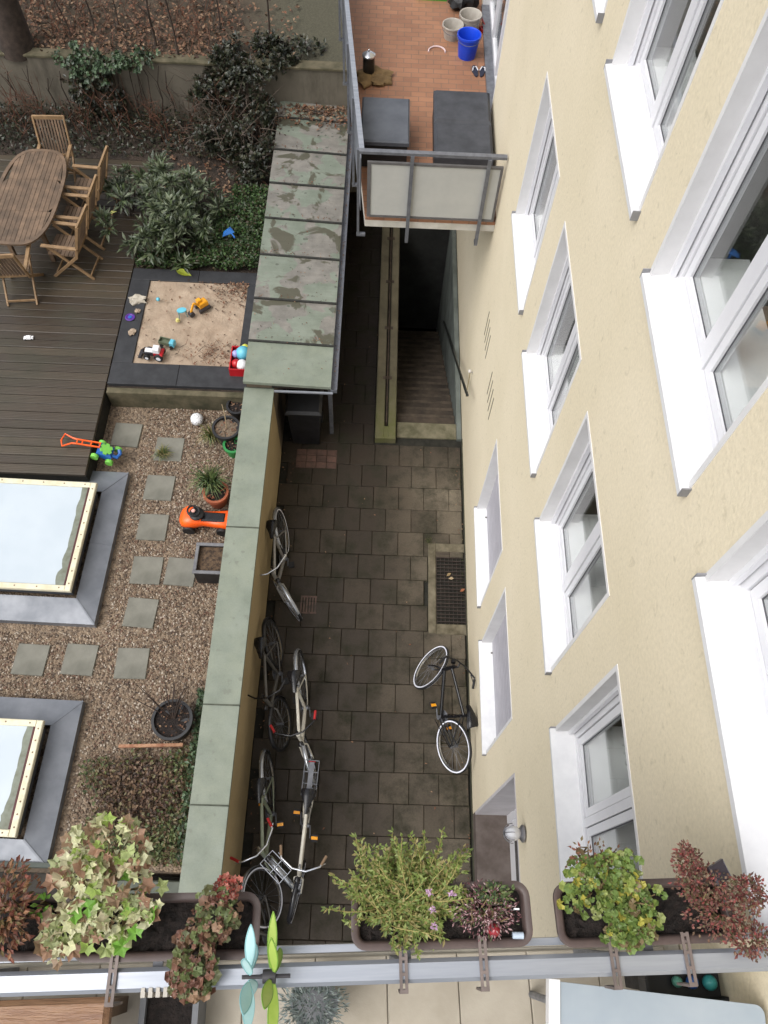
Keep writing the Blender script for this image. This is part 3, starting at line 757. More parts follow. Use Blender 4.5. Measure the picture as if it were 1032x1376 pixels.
b.box(xa, -0.015, 3.815 - o.z, xb, 0.015, 3.845 - o.z); b.box(xa, -0.015, 4.60 - o.z, xb, 0.015, 4.63 - o.z); b.box(xa, -0.015, 3.845 - o.z, xa + 0.045, 0.015, 4.60 - o.z); b.box(xb - 0.03, -0.015, 3.845 - o.z, xb, 0.015, 4.60 - o.z)
b.build('panel_frame', frame, FB)
b = MB(); b.box(xa + 0.045, -0.005, 3.845 - o.z, xb - 0.03, 0.005, 4.60 - o.z)
PANEL = M('frosted_panel', srgb(174, 174, 169), srgb(166, 166, 162), 3, 0.6); b.build('panel', PANEL, FB)
b = MB()
pts = [(xl(8.2) - o.x, 0.1), (xl(YE) - o.x, YE - o.y)]
b.bar((pts[0][0], pts[0][1], 4.2 - o.z), (pts[1][0], pts[1][1], 4.2 - o.z), 0.012, 0.78); b.build('side_panel', M('grey_side_panel', srgb(120, 124, 132), srgb(108, 112, 120), 4, 0.4), FB)
b = MB(); b.box(XW - 0.022 - o.x, YF + 0.03 - o.y, FZ - o.z, XW - 0.003 - o.x, 10.15 - o.y, FZ + 0.07 - o.z); b.build('skirting', M('dark_skirting', srgb(96, 66, 50)), FB)

DARKC = M('charcoal_cover', srgb(62, 64, 70), srgb(50, 52, 57), 4, 0.75, 0.25, 40)
def loc(px, py, z): return at_z(px, py, z)
q = loc(518, 160, 4.18)
t = thing('garden_cushion_box', 'square charcoal covered box in the left front corner of the tiled balcony', 'storage box', (q.x, q.y, FZ))
b = MB(); b.bbox(-0.30, -0.43, 0.02, 0.30, 0.43, 0.36, 0.03); b.build('body', M('black_box_side', srgb(26, 26, 28), srgb(20, 20, 22), 5, 0.6), t)
b = MB(); b.bbox(-0.32, -0.45, 0.36, 0.32, 0.45, 0.43, 0.02); b.build('lid', M('slate_lid', srgb(84, 88, 96), srgb(70, 74, 82), 3, 0.6), t)
q = loc(622, 166, 4.15)
t = thing('lounge_seat', 'long dark charcoal covered lounge seat beside the cream wall on the tiled balcony', 'lounge seat', (q.x, q.y, FZ))
b = MB(); b.bbox(-0.37, -0.66, 0.02, 0.37, 0.66, 0.30, 0.03); b.build('base', M('black_box_side', (0, 0, 0, 1)), t)
for a, c in ((-0.68, -0.005), (0.005, 0.68)):
    b = MB(); b.bbox(-0.385, a, 0.30, 0.385, c, 0.42, 0.04); b.build('cushion', DARKC, t)
q = loc(497, 103, FZ)
t = thing('sack', 'crumpled tan cloth sack lying under the metal lantern on the balcony', 'sack', (q.x + 0.03, q.y - 0.03, FZ))
b = MB(); b.ball((0, 0, 0.03), 0.24, 20, (1, 0.85, 0.22), 0.9); b.ball((0.14, -0.1, 0.03), 0.14, 14, (1, 0.8, 0.25), 0.9)
b.build('sack_cloth', M('tan_sackcloth', srgb(134, 108, 70), srgb(100, 80, 52), 9, 0.9, 0.6, 60), t, 60)
t = thing('lantern', 'small metal lantern with shiny lid standing on the tan sack', 'lantern', (q.x - 0.02, q.y + 0.02, FZ + 0.06))
b = MB(); b.lathe((0, 0, 0), [(0.085, 0), (0.085, 0.23), (0.075, 0.24)], 20); b.build('body', M('smoked_metal', srgb(64, 60, 56), srgb(40, 38, 36), 9, 0.35, metal=0.5), t, 40)
b = MB(); b.lathe((0, 0, 0.24), [(0.098, 0), (0.095, 0.02), (0.03, 0.06), (0, 0.062)], 20); b.lathe((0, 0, 0.3), [(0.012, 0), (0.014, 0.03), (0, 0.04)], 10); b.build('lid', CHROME, t, 40)
def bucket(name, lab, px, py, r0, r1, h, mat, cat='bucket', group=None, inner=None):
    q = loc(px, py, FZ)
    t = thing(name, lab, cat, (q.x, q.y, FZ), group=group)
    b = MB(); b.lathe((0, 0, 0), [(r0, 0), (r1 * 0.99, h * 0.9), (r1 + 0.012, h * 0.9), (r1 + 0.012, h), (r1, h), (r1 - 0.012, h - 0.02), (r0 - 0.01, 0.015), (0, 0.015)], 24); b.build('body', mat, t, 40)
    b = MB(); b.tube([V((math.cos(a) * (r1 + 0.016), -abs(math.sin(a)) * 0.03 - math.sin(a) * (r1 + 0.02), h - 0.03 - math.sin(a) * 0.03)) for a in [PI * k / 12 for k in range(13)]], 0.004, 6); b.build('handle', GALV, t)
    return t
BLUE = M('blue_plastic', srgb(24, 72, 205), srgb(18, 58, 180), 4, 0.35)
bucket('bucket', 'bright blue plastic bucket on the tiled balcony floor', 627, 75, 0.13, 0.165, 0.33, BLUE)
GB = M('grey_plastic', srgb(176, 170, 160), srgb(150, 144, 136), 5, 0.5)
bucket('bucket', 'pale grey bucket to the left behind the blue bucket', 607, 50, 0.12, 0.15, 0.20, GB)
bucket('bucket', 'pale grey bucket right behind the blue bucket, nearest the wall', 630, 40, 0.13, 0.16, 0.24, GB)
q = loc(622, 12, FZ); t = thing('rubbish_bag', 'black plastic bag slumped behind the buckets on the balcony', 'bag', (q.x, q.y, FZ))
b = MB(); b.ball((0, 0, 0.16), 0.2, 18, (1.1, 0.9, 0.8), 0.6); b.build('bag_body', BLACK, t, 50); b = MB(); b.lathe((0, 0, 0.3), [(0.05, 0), (0.03, 0.03), (0.06, 0.08), (0, 0.06)], 9); b.build('knot', BLACK, t, 40)
q = loc(580, -5, FZ); t = thing('watering_can', 'bright green plastic tray at the back of the tiled balcony floor', 'tray', (q.x, q.y, FZ)); t.name = 'plastic_tray'
b = MB(); b.bbox(-0.24, -0.12, 0, 0.24, 0.14, 0.03, 0.01)
for a in (-0.24, 0.22): b.box(a, -0.12, 0.03, a + 0.02, 0.14, 0.07)
b.box(-0.22, -0.12, 0.03, 0.22, -0.10, 0.07); b.box(-0.22, 0.12, 0.03, 0.22, 0.14, 0.07)
b.build('tray_body', M('green_plastic', srgb(70, 170, 50), srgb(56, 150, 40), 5, 0.4), t)
q = loc(587, 70, FZ); b = MB(); b.tube([V((math.cos(a) * 0.125, math.sin(a) * 0.125, 0.012)) for a in [-0.15 + (PI + 0.3) * k / 20 for k in range(21)]], 0.012, 8)
h = b.build('plastic_hoop', M('pale_pink_plastic', srgb(214, 190, 190), rough=0.4), None, 40); h.location = (q.x, q.y, FZ); tag(h, 'pale pink half hoop lying alone in the middle of the tiled balcony floor', 'hoop')
for dx, lab in ((-0.055, 'left flip-flop of the dark pair with white straps on the balcony tiles'), (0.055, 'right flip-flop of the dark pair with white straps, nearer the wall')):
    q = loc(645, 97, FZ); t = thing('flip_flop', lab, 'flip-flop', (q.x + dx - 0.02, q.y, FZ), (0, 0, -0.2 if dx > 0 else 0.15), 'pair of flip-flops on the balcony')
    b = MB(); b.prism([(0.045 * math.cos(a) * (1.0 if math.sin(a) > 0 else 0.8), 0.13 * math.sin(a)) for a in [2 * PI * k / 20 for k in range(20)]], 0, 0.022); b.build('sole', M('navy_sole', srgb(40, 44, 62), srgb(30, 32, 48), 9, 0.7), t)
    b = MB()
    for s in (-1, 1): b.tube([(0, 0.08, 0.024), (s * 0.02, 0.05, 0.05), (s * 0.042, -0.01, 0.03)], 0.008, 6)
    b.build('strap', M('white_strap', srgb(205, 205, 210), rough=0.5), t, 40)
q = loc(655, 42, FZ); t = thing('dustpan', 'dark red dustpan leaning by the balcony door next to the blue bucket', 'dustpan', (q.x, q.y, FZ), (0, 0, 0.5))
RED = M('red_plastic', srgb(150, 30, 30), srgb(128, 24, 24), 5, 0.4)
b = MB(); b.box(-0.1, -0.09, 0.0, 0.1, 0.09, 0.012); b.box(-0.1, -0.09, 0.012, -0.088, 0.09, 0.05); b.box(0.088, -0.09, 0.012, 0.1, 0.09, 0.05); b.box(-0.088, 0.078, 0.012, 0.088, 0.09, 0.05); b.build('pan', RED, t)
b = MB(); b.tube([(0, 0.09, 0.04), (0, 0.22, 0.1)], 0.014, 8); b.build('handle', RED, t, 40)

# ------------------------------------------------------------------ garden ground
ZG, ZD = 1.15, 1.50
b = MB(); b.box(-16, 0.55, -0.5, -1.832, 6.94, ZG - 0.012)
gm = NT('gravel_bed'); v = gm.coords(); vo = gm.new('ShaderNodeTexVoronoi', Scale=34.0); gm.link(v, vo.inputs['Vector'])
c = gm.ramp(vo.outputs[1], [(0.0, srgb(104, 86, 70)), (0.35, srgb(134, 116, 96)), (0.65, srgb(80, 66, 54)), (1.0, srgb(152, 136, 116))])
gm.set(Base_Color=c, Roughness=0.8); inv = gm.new('ShaderNodeMath', operation='SUBTRACT'); inv.inputs[0].default_value = 1.0; gm.link(vo.outputs[0], inv.inputs[1]); gm.bump(inv.outputs[0], 1.0, 0.02)
struct(b.build('gravel_bed', gm.m))
random.seed(21)
b = MB()
def in_skylight(x, y): return x < -3.36 and (y > 3.3 or y < 2.45)
for k in range(26000):
    x, y = U(-4.9, -1.84), U(0.95, 6.93)
    if in_skylight(x, y) or (x < -3.9 and y > 5.4): continue
    r = U(0.008, 0.019); zz = ZG - 0.012 + r * 0.35
    a = U(0, PI); ca, sa = math.cos(a), math.sin(a); sx, sy, sz = r * U(0.8, 1.3), r * U(0.7, 1.0), r * U(0.5, 0.8)
    pts = []
    for ux, uy, uz in ((1, 0, 0), (0.3, 0.9, 0), (-0.8, 0.6, 0), (-0.8, -0.6, 0), (0.4, -0.9, 0), (0.1, 0.05, 1)):
        ux *= sx * U(.85, 1.1); uy *= sy * U(.85, 1.1)
        pts.append((x + ux * ca - uy * sa, y + ux * sa + uy * ca, zz + uz * sz - (0 if uz else 0.001)))
    top = [(p0[0] * 0.55 + x * 0.45, p0[1] * 0.55 + y * 0.45, zz + sz * 0.8) for p0 in pts[:5]]
    b.add(pts[:5] + top, [(0, 1, 6, 5), (1, 2, 7, 6), (2, 3, 8, 7), (3, 4, 9, 8), (4, 0, 5, 9), (5, 6, 7, 8, 9)])
stuff(b.build('gravel', GRAVEL), 'fine brown and grey gravel strewn over the roof garden', 'gravel')

b = MB(); k = 0
y = 5.46
while y < 11.75:
    for xa, xb in ((-9.0, -6.2), (-6.196, -3.925)):
        s0 = len(b.v); z = ZD + U(-0.002, 0.002)
        b.bbox(xa, y, ZD - 0.05, xb, y + 0.138, z, 0.006)
    y += 0.145
struct(b.build('deck', DECK))
b = MB(); b.box(-9.0, 5.47, 0.6, -3.93, 11.85, ZD - 0.055); struct(b.build('deck_base', JOINT))
b = MB(); b.box(-3.925, 6.95, 0.6, -1.835, 13.0, ZD - 0.03); b.box(-9.0, 11.86, 0.6, -3.927, 13.0, ZD - 0.02)
struct(b.build('planting_bed', M('bed_soil', srgb(58, 46, 36), srgb(38, 32, 26), 7, 0.95, 0.8, 30, bdist=0.04)))
b = MB(); b.bbox(-3.90, 6.86, 0.9, -1.84, 6.955, ZD - 0.002, 0.01)
DKERB = M('dark_moss_kerb', srgb(94, 86, 66), srgb(58, 56, 38), 4, 0.9, 0.4)
lwl = b.build('low_wall', DKERB); tag(lwl, 'low mossy concrete retaining kerb between the sandpit and the gravel', 'kerb')

# upper ground behind the retaining wall
ZU = 2.5
b = MB(); n = 26
xs = [-40 + 41.4 * i / n for i in range(n + 1)]; yv = [13.12 + (45 * (j / 14) ** 1.6) for j in range(15)]
vs = [(x, y, ZU + 0.05 * mnoise.noise(V((x, y, 0)) * 0.6) + max(0, (y - 14)) * 0.015) for y in yv for x in xs]
b.add(vs, [(j * (n + 1) + i, j * (n + 1) + i + 1, (j + 1) * (n + 1) + i + 1, (j + 1) * (n + 1) + i) for j in range(14) for i in range(n)])
def upper_mat():
    t = NT('leafy_earth'); v = t.coords(); a = t.noise(v, 1.2, 5); f = t.noise(v, 25, 4, 0.75)
    c = t.ramp(a.outputs[0], [(0.35, srgb(84, 71, 56)), (0.65, srgb(66, 57, 45))])
    sx = t.new('ShaderNodeSeparateXYZ'); t.link(v, sx.inputs[0])
    mr = t.new('ShaderNodeMapRange'); mr.inputs['From Min'].default_value = -2.6; mr.inputs['From Max'].default_value = -1.8; t.link(sx.outputs[0], mr.inputs['Value'])
    c = t.mix(mr.outputs[0], c, srgb(76, 73, 58))
    c = t.mix(0.8, c, t.ramp(f.outputs[0], [(0.3, (0.6,) * 3), (0.7, (1.2,) * 3)]), 'MULTIPLY')
    t.set(Base_Color=c, Roughness=0.95); t.bump(f.outputs[0], 0.6, 0.02); return t.m
struct(b.build('upper_ground', upper_mat()))
rw = thing('retaining_wall', 'weathered grey concrete retaining wall at the back of the deck', 'wall', (-4, 13.05, 0))
b = MB(); b.box(-9.0, 0.0, 0.0, 2.146 + 3.34, 0.15, ZU + 0.02 - 0.0)
def rwm():
    t = NT('stained_concrete'); v = t.coords(); vs_ = t.coords((1, 1, 0.25))
    c = t.ramp(t.noise(v, 1.1, 5).outputs[0], [(0.3, srgb(116, 109, 96)), (0.7, srgb(92, 86, 75))])
    c = t.mix(t.ramp(t.noise(vs_, 3.0, 5, 0.7).outputs[0], [(0.5, (0, 0, 0)), (0.75, (0.8,) * 3)]), c, srgb(62, 58, 48))
    t.set(Base_Color=c, Roughness=0.9); t.bump(t.noise(v, 20, 5).outputs[0], 0.5, 0.01); return t.m
b.build('wall_body', rwm(), rw)
b = MB(); b.bbox(-9.0, -0.03, ZU + 0.02, 5.486, 0.19, ZU + 0.06, 0.01); b.build('wall_cap', DKERB, rw)

# ------------------------------------------------------------------ stepping slabs
SL = M('grey_slab', srgb(118, 116, 106), srgb(98, 97, 88), 2.5, 0.75, 0.3, 60)
slabs = [(170, 584, 'stepping slab in the gravel nearest the low mossy kerb, by the deck edge'), (227, 603, 'sunken stepping slab half covered with gravel and a tuft of grass'),
         (214, 655, 'grey stepping slab in the gravel left of the terracotta pot'), (205, 708, 'grey stepping slab left of the orange ride-on toy'),
         (197, 766, 'left slab of the touching pair in the gravel'), (243, 768, 'right slab of the touching pair, against the black planter box'),
         (189, 823, 'grey stepping slab just below the touching pair of slabs'), (177, 891, 'grey stepping slab at the right end of the row of three'),
         (107, 886, 'middle stepping slab in the row of three between the skylights'), (41, 886, 'dark mossy stepping slab at the left end of the row of three')]
random.seed(3)
for px, py, lab in slabs:
    q = at_z(px, py, ZG + 0.012); b = MB(); b.bbox(-0.2, -0.2, -0.04, 0.2, 0.2, 0.012, 0.006)
    s = b.build('stepping_slab', SL); s.location = (q.x, q.y, ZG + (0.002 if py != 603 else -0.006)); s.rotation_euler = (0, 0, U(-0.06, 0.03)); tag(s, lab, 'paving slab', 'stepping slabs in the gravel')

# ------------------------------------------------------------------ skylights
MILK = NT('milky_rooflight'); v = MILK.coords(); nn = MILK.noise(v, 1.4, 4)
MILK.set(Base_Color=MILK.ramp(nn.outputs[0], [(0.35, srgb(182, 191, 198)), (0.65, srgb(174, 184, 192))]), Roughness=0.4); MILK = MILK.m
IVORY = M('ivory_frame', srgb(214, 208, 184), srgb(196, 188, 160), 6, 0.55, 0.15)
ALGAE = M('algae_film', srgb(96, 98, 82), srgb(122, 128, 116), 7, 0.6)
MAROON = M('maroon_seal', srgb(84, 30, 32), srgb(60, 26, 26), 9, 0.6)
def skylight(lab, ax1, ay0, ay1, fx1, fy0, fy1, rz):
    X0 = -7.2
    t = thing('skylight', lab, 'skylight', ((ax1 + X0) / 2, (ay0 + ay1) / 2, ZG), (0, 0, rz))
    ox, oy = (ax1 + X0) / 2, (ay0 + ay1) / 2
    a0, a1 = X0 - ox, ax1 - ox; c0, c1 = ay0 - oy, ay1 - oy; f1 = fx1 - ox; d0, d1 = fy0 - oy, fy1 - oy
    b = MB(); h0, h1 = 0.10, 0.17
    vs = [(a0, c0, h0), (a1, c0, h0), (a1, c1, h0), (a0, c1, h0), (a0, d0, h1), (f1, d0, h1), (f1, d1, h1), (a0, d1, h1), (a0, c0, -0.02), (a1, c0, -0.02), (a1, c1, -0.02), (a0, c1, -0.02)]
    b.add(vs, [(0, 1, 5, 4), (1, 2, 6, 5), (2, 3, 7, 6), (0, 8, 9, 1), (1, 9, 10, 2), (2, 10, 11, 3), (3, 11, 8, 0), (0, 4, 7, 3)])
    b.build('apron', ZINC, t)
    for e0, e1 in ((c0, d0), (c1, d1), ((c0 + c1) / 2, (c0 + c1) / 2)):
        b = MB(); b.bar((a1, e0, h0 + 0.003), (f1, e1, h1 + 0.003), 0.02, 0.006); b.build('seam', ZINC, t)
    z0, z1 = h1 - 0.02, 0.40
    b = MB(); b.box(a0, d0 + 0.05, z0, f1 - 0.05, d1 - 0.05, z1 - 0.04); b.build('upstand', M('dark_upstand', srgb(70, 72, 78), srgb(58, 60, 64), 4, 0.6), t)
    b = MB(); w = 0.075
    b.bbox(f1 - w, d0, z1 - 0.04, f1, d1, z1 + 0.02, 0.008); b.bbox(a0, d0, z1 - 0.04, f1 - w - 0.001, d0 + w, z1 + 0.02, 0.008); b.bbox(a0, d1 - w, z1 - 0.04, f1 - w - 0.001, d1, z1 + 0.02, 0.008)
    f = b.build('frame', IVORY, t)
    b = MB()
    for k in range(9):
        yy = d0 + 0.1 + (d1 - d0 - 0.2) * k / 8; b.lathe((f1 - w / 2, yy, z1 + 0.02), [(0.010, 0), (0.008, 0.006), (0, 0.007)], 8)
    for k in range(12):
        xx = f1 - 0.15 - 0.28 * k
        for yy in (d0 + w / 2, d1 - w / 2): b.lathe((xx, yy, z1 + 0.02), [(0.010, 0), (0.008, 0.006), (0, 0.007)], 8)
    b.build('screws', M('brown_screw', srgb(120, 96, 70), rough=0.5), f)
    b = MB(); b.box(f1 - w - 0.028, d0 + w, z1 - 0.04, f1 - w - 0.002, d1 - w, z1 + 0.008); b.build('seal', MAROON, f)
    b = MB(); b.box(a0, d0 + w + 0.001, z1 - 0.045, f1 - w - 0.03, d1 - w - 0.001, z1); p = b.build('pane', MILK, t)
    b = MB(); n = 24; xs = f1 - w - 0.03
    vs = []
    for k in range(n + 1):
        yy = d0 + w + 0.002 + (d1 - d0 - 2 * w - 0.004) * k / n
        vs += [(xs, yy, z1 + 0.002), (xs - 0.07 - 0.05 * abs(mnoise.noise(V((yy * 4, 3.1, 0)))) - 0.03 * (k < 4), yy, z1 + 0.002)]
    b.add(vs, [(2 * k, 2 * k + 2, 2 * k + 3, 2 * k + 1) for k in range(n)]); b.build('algae', ALGAE, p)
    return t
P0 = at_z(170, 632, ZG + 0.1); P1 = at_z(131, 836, ZG + 0.1); Fa = at_z(128, 645.6, ZG + 0.42); Fb = at_z(97.6, 791, ZG + 0.42)
skylight('large milky skylight with ivory frame and zinc apron beside the wooden deck', (P0.x + P1.x) / 2, P1.y, P0.y, (Fa.x + Fb.x) / 2, Fb.y, Fa.y, -0.02)
P0 = at_z(110.5, 937.7, ZG + 0.1); Fa = at_z(58, 964, ZG + 0.42)
skylight('nearer milky skylight with ivory frame, half cut off at the lower left', P0.x, 0.60, P0.y, Fa.x, 0.86, Fa.y, -0.02)

# ------------------------------------------------------------------ sandpit and toys
sb = thing('sandbox', 'square sandpit with damp sand and a black rubber mat border', 'sandpit', (-2.9, 8.15, ZD))
o = V((-2.9, 8.15, ZD)); SX0, SX1, SY0, SY1 = -3.60, -2.05, 7.39, 9.04; BX0, BX1, BY0, BY1 = -3.90, -1.87, 7.0, 9.28
RUB = M('rubber_mat', srgb(44, 45, 48), srgb(34, 35, 38), 5, 0.7, 0.3, 80)
b = MB(); z0, z1 = -0.035, 0.03
for x0, y0, x1, y1 in ((BX0, BY0, -2.9, SY0), (-2.896, BY0, BX1, SY0), (BX0, SY1, -2.85, BY1), (-2.846, SY1, BX1, BY1), (BX0, SY0 + .002, SX0, 8.2), (BX0, 8.204, SX0, SY1 - .002), (SX1, SY0 + .002, BX1, SY1 - .002)):
    b.bbox(x0 - o.x, y0 - o.y, z0, x1 - o.x, y1 - o.y, z1, 0.006)
b.build('rubber_border', RUB, sb)
b = MB(); n = 40
vs = []
for j in range(n + 1):
    for i in range(n + 1):
        x, y = SX0 - 0.03 + (SX1 - SX0 + 0.04) * i / n, SY0 + (SY1 - SY0) * j / n
        e = min(i, n - i, j, n - j) / 4
        vs.append((x - o.x, y - o.y, 0.004 + min(1, e) * 0.035 * (mnoise.noise(V((x * 3, y * 3, 1))) + 0.6 * mnoise.noise(V((x * 9, y * 9, 4)))) ))
b.add(vs, [(j * (n + 1) + i, j * (n + 1) + i + 1, (j + 1) * (n + 1) + i + 1, (j + 1) * (n + 1) + i) for j in range(n) for i in range(n)])
b.build('sand', SAND, sb, 80)
random.seed(5)
b = MB()
for k in range(420):
    if U(0, 1) < 0.6: x, y = SX1 - abs(random.gauss(0, 0.28)), SY1 - abs(random.gauss(0, 0.22))
    elif U(0, 1) < 0.6: x, y = random.gauss(SX1 - 0.35, 0.22), random.gauss(SY0 + 0.2, 0.13)
    else: x, y = U(SX0, SX1), U(SY0, SY1)
    if not (SX0 < x < SX1 and SY0 < y < SY1): continue
    b.leaf((x, y, ZD + 0.035), (U(-1, 1), U(-1, 1), U(-.1, .2)), (U(-.4, .4), U(-.4, .4), 1), U(0.025, 0.06), U(0.014, 0.032), 0.2)
for k in range(70):
    x, y = random.gauss(SX1 - 0.4, 0.2), random.gauss(SY0 + 0.24, 0.13)
    if SX0 < x < SX1 and SY0 < y < SY1:
        a = U(0, PI); l = U(0.05, 0.14); b.bar((x, y, ZD + 0.04), (x + math.cos(a) * l, y + math.sin(a) * l, ZD + U(0.04, 0.08)), 0.004, 0.004)
stuff(b.build('leaf_litter', LITTER), 'scatter of brown dead leaves and twigs over the sand', 'leaves')

def toyat(px, py, z): q = at_z(px, py, z); return (q.x, q.y, z)
YEL = M('yellow_plastic', srgb(228, 160, 30), srgb(214, 146, 22), 5, 0.4); SKYB = M('skyblue_plastic', srgb(100, 180, 200), srgb(86, 166, 188), 5, 0.4)
ORG = M('orange_plastic', srgb(240, 96, 26), srgb(230, 84, 18), 4, 0.35); GRN = M('lime_plastic', srgb(130, 200, 90), srgb(112, 186, 74), 5, 0.4)
TRED = M('toy_red', srgb(178, 26, 34), srgb(160, 20, 28), 5, 0.35); TWH = M('toy_white', srgb(226, 226, 228), srgb(214, 214, 216), 5, 0.35); DGR = M('toy_dark', srgb(52, 50, 54), srgb(40, 38, 42), 6, 0.5); ROYAL = M('royal_plastic', srgb(34, 96, 170), srgb(26, 80, 150), 5, 0.4)
def wheelmesh(b, c, r, w, n=16): b.lathe(c, [(r * 0.45, -w / 2), (r * .95, -w / 2), (r, -w / 4), (r, w / 4), (r * .95, w / 2), (r * 0.45, w / 2)], n, 'Y')
zz = ZD + 0.045
t = thing('toy_tractor', 'red and white toy tractor with black front loader on the sand', 'toy tractor', toyat(211, 479, zz), (0, 0, PI - 0.12))
b = MB(); b.bbox(-0.10, -0.05, 0.04, 0.02, 0.05, 0.13, 0.012); b.bbox(-0.12, -0.075, 0.10, -0.04, 0.075, 0.125, 0.01); b.build('body', TRED, t)
b = MB(); b.bbox(-0.075, -0.05, 0.13, 0.02, 0.05, 0.215, 0.01); b.bbox(0.03, -0.035, 0.12, 0.15, 0.035, 0.145, 0.01); b.build('cab', TWH, t)
b = MB(); b.bbox(0.021, -0.04, 0.05, 0.16, 0.04, 0.119, 0.01); b.build('bonnet', DGR, t)
for x, r in ((-0.06, 0.065), (0.12, 0.047)):
    for s in (-1, 1):
        b = MB(); wheelmesh(b, (x, s * 0.075, r), r, 0.04); wo = b.build('wheel', BLACK, t, 40)
        b = MB(); b.lathe((x, s * 0.075, r), [(r * 0.55, -0.022), (r * 0.55, 0.022)], 14, 'Y'); b.build('rim', TWH, wo, 40)
b = MB()
for s in (-1, 1): b.tube([(0.05, s * 0.05, 0.13), (0.18, s * 0.05, 0.11), (0.22, s * 0.05, 0.03)], 0.008, 6)
b.add([(0.21, -0.08, 0.005), (0.27, -0.08, 0.01), (0.27, 0.08, 0.01), (0.21, 0.08, 0.005), (0.20, -0.08, 0.07), (0.20, 0.08, 0.07)], [(0, 1, 2, 3), (0, 3, 5, 4), (0, 4, 1), (3, 2, 5)]); b.build('loader', DGR, t, 30)
t = thing('toy_truck', 'small toy tipper truck with blue cab and olive tray behind the tractor', 'toy truck', toyat(226, 464, zz), (0, 0, -0.25))
b = MB(); b.bbox(0.05, -0.045, 0.03, 0.12, 0.045, 0.13, 0.015); b.build('cab', SKYB, t)
b = MB(); OLV = M('olive_plastic', srgb(96, 104, 84), srgb(84, 92, 72), 5, 0.5); b.box(-0.12, -0.05, 0.045, 0.045, 0.05, 0.06)
for s in (-0.05, 0.042): b.box(-0.12, s, 0.06, 0.045, s + 0.008, 0.11)
b.box(-0.12, -0.042, 0.06, -0.112, 0.042, 0.11); b.box(0.037, -0.042, 0.06, 0.045, 0.042, 0.11); b.build('tray', OLV, t)
for x in (-0.08, 0.08):
    for s in (-1, 1): b = MB(); wheelmesh(b, (x, s * 0.05, 0.03), 0.03, 0.025); b.build('wheel', BLACK, t, 40)
t = thing('toy_digger', 'yellow toy digger with its arm and bucket lowered onto the sand', 'toy digger', toyat(272, 414, zz), (0, 0, -2.4))
b = MB(); b.bbox(-0.09, -0.055, 0.06, 0.06, 0.055, 0.15, 0.015); b.bbox(-0.01, -0.05, 0.15, 0.06, 0.02, 0.20, 0.01); b.build('body', YEL, t)
b = MB()
for s in (-1, 1): b.bbox(-0.11, s * 0.06 - 0.022, 0.0, 0.09, s * 0.06 + 0.022, 0.055, 0.015)
b.build('tracks', DGR, t)
b = MB(); b.bar((0.05, 0.03, 0.13), (0.14, 0.03, 0.22), 0.025, 0.03); b.bar((0.14, 0.03, 0.22), (0.22, 0.03, 0.07), 0.022, 0.028); b.build('arm', YEL, t)
b = MB(); b.lathe((0.215, 0.03, 0.045), [(0.045, -0.035), (0.045, 0.035)], 10, 'Y'); b.build('bucket', DGR, t, 30)
t = thing('toy_table', 'small sky blue toy stool with splayed legs on the sand', 'toy stool', toyat(246, 424, zz), (0, 0, 0.3))
b = MB(); b.prism([(0.075 * math.cos(a), 0.05 * math.sin(a)) for a in [2 * PI * k / 18 for k in range(18)]], 0.11, 0.125); b.build('top', SKYB, t)
for x in (-1, 1):
    for y in (-1, 1): b = MB(); b.tube([(x * 0.045, y * 0.03, 0.11), (x * 0.065, y * 0.045, 0)], 0.008, 7); b.build('leg', M('teal_grey', srgb(110, 140, 138), rough=0.5), t, 40)
t = thing('sand_mould', 'little yellow sand mould beside the blue toy stool', 'toy', toyat(239, 431, zz)); b = MB(); b.lathe((0, 0, 0), [(0.035, 0), (0.022, 0.04), (0, 0.042)], 8); b.build('mould', M('pale_yellow', srgb(206, 196, 120), rough=0.5), t)
t = thing('toy_ball', 'tiny pale blue ball near the upper left corner of the sand', 'ball', toyat(213, 404, zz)); b = MB(); b.ball((0, 0, 0.03), 0.032, 12); b.build('ball', SKYB, t, 60)
t = thing('toy_disc', 'round purple toy disc on the black mat left of the sand', 'toy', toyat(175, 427, ZD + 0.032)); b = MB(); b.lathe((0, 0, 0), [(0.065, 0), (0.075, 0.015), (0.055, 0.02), (0.045, 0.012), (0, 0.014)], 20); b.build('disc', M('purple_plastic', srgb(86, 44, 140), srgb(70, 34, 120), 5, 0.4), t, 40); b = MB(); b.lathe((0, 0, 0.014), [(0.03, 0), (0.03, 0.006), (0, 0.008)], 14); b.build('hub', ROYAL, t, 40)
CLOTH = M('pale_cloth', srgb(186, 178, 164), srgb(150, 142, 128), 14, 0.9, 0.5)
for px, py, r, sq, lab in ((184, 404, 0.11, (1.2, .8, .3), 'crumpled pale cloth on the black mat at the upper left of the sand'), (185, 419, 0.04, (1, 1, .5), 'small pale stone on the black mat beside the purple disc'), (178, 447, 0.06, (.9, 1.1, .3), 'sandy lump spilled on the black mat below the purple disc')):
    b = MB(); b.ball((0, 0, 0.02), r, 14, sq, 0.9); s = b.build('cloth' if 'cloth' in lab else 'stone' if 'stone' in lab else 'sand_lump', CLOTH if 'cloth' in lab else SAND, None, 60); s.location = toyat(px, py, ZD + 0.03); tag(s, lab, lab.split(' ')[2] if 'cloth' in lab or 'stone' in lab else 'sand')
q = toyat(247, 367, ZD + 0.04); b = MB()
L, W_ = 0.27, 0.13; vs = []; n = 9
for k in range(n + 1):
    s = k / n; wd = W_ * math.sin(PI * s ** 0.8) * 0.5
    for e in (-1, 0, 1): vs.append((L * (s - 0.5), e * wd, 0.012 * abs(e) + 0.01 * math.sin(s * 5)))
b.add(vs, [(3 * k + e, 3 * k + 3 + e, 3 * k + 4 + e, 3 * k + 1 + e) for k in range(n) for e in (0, 1)])
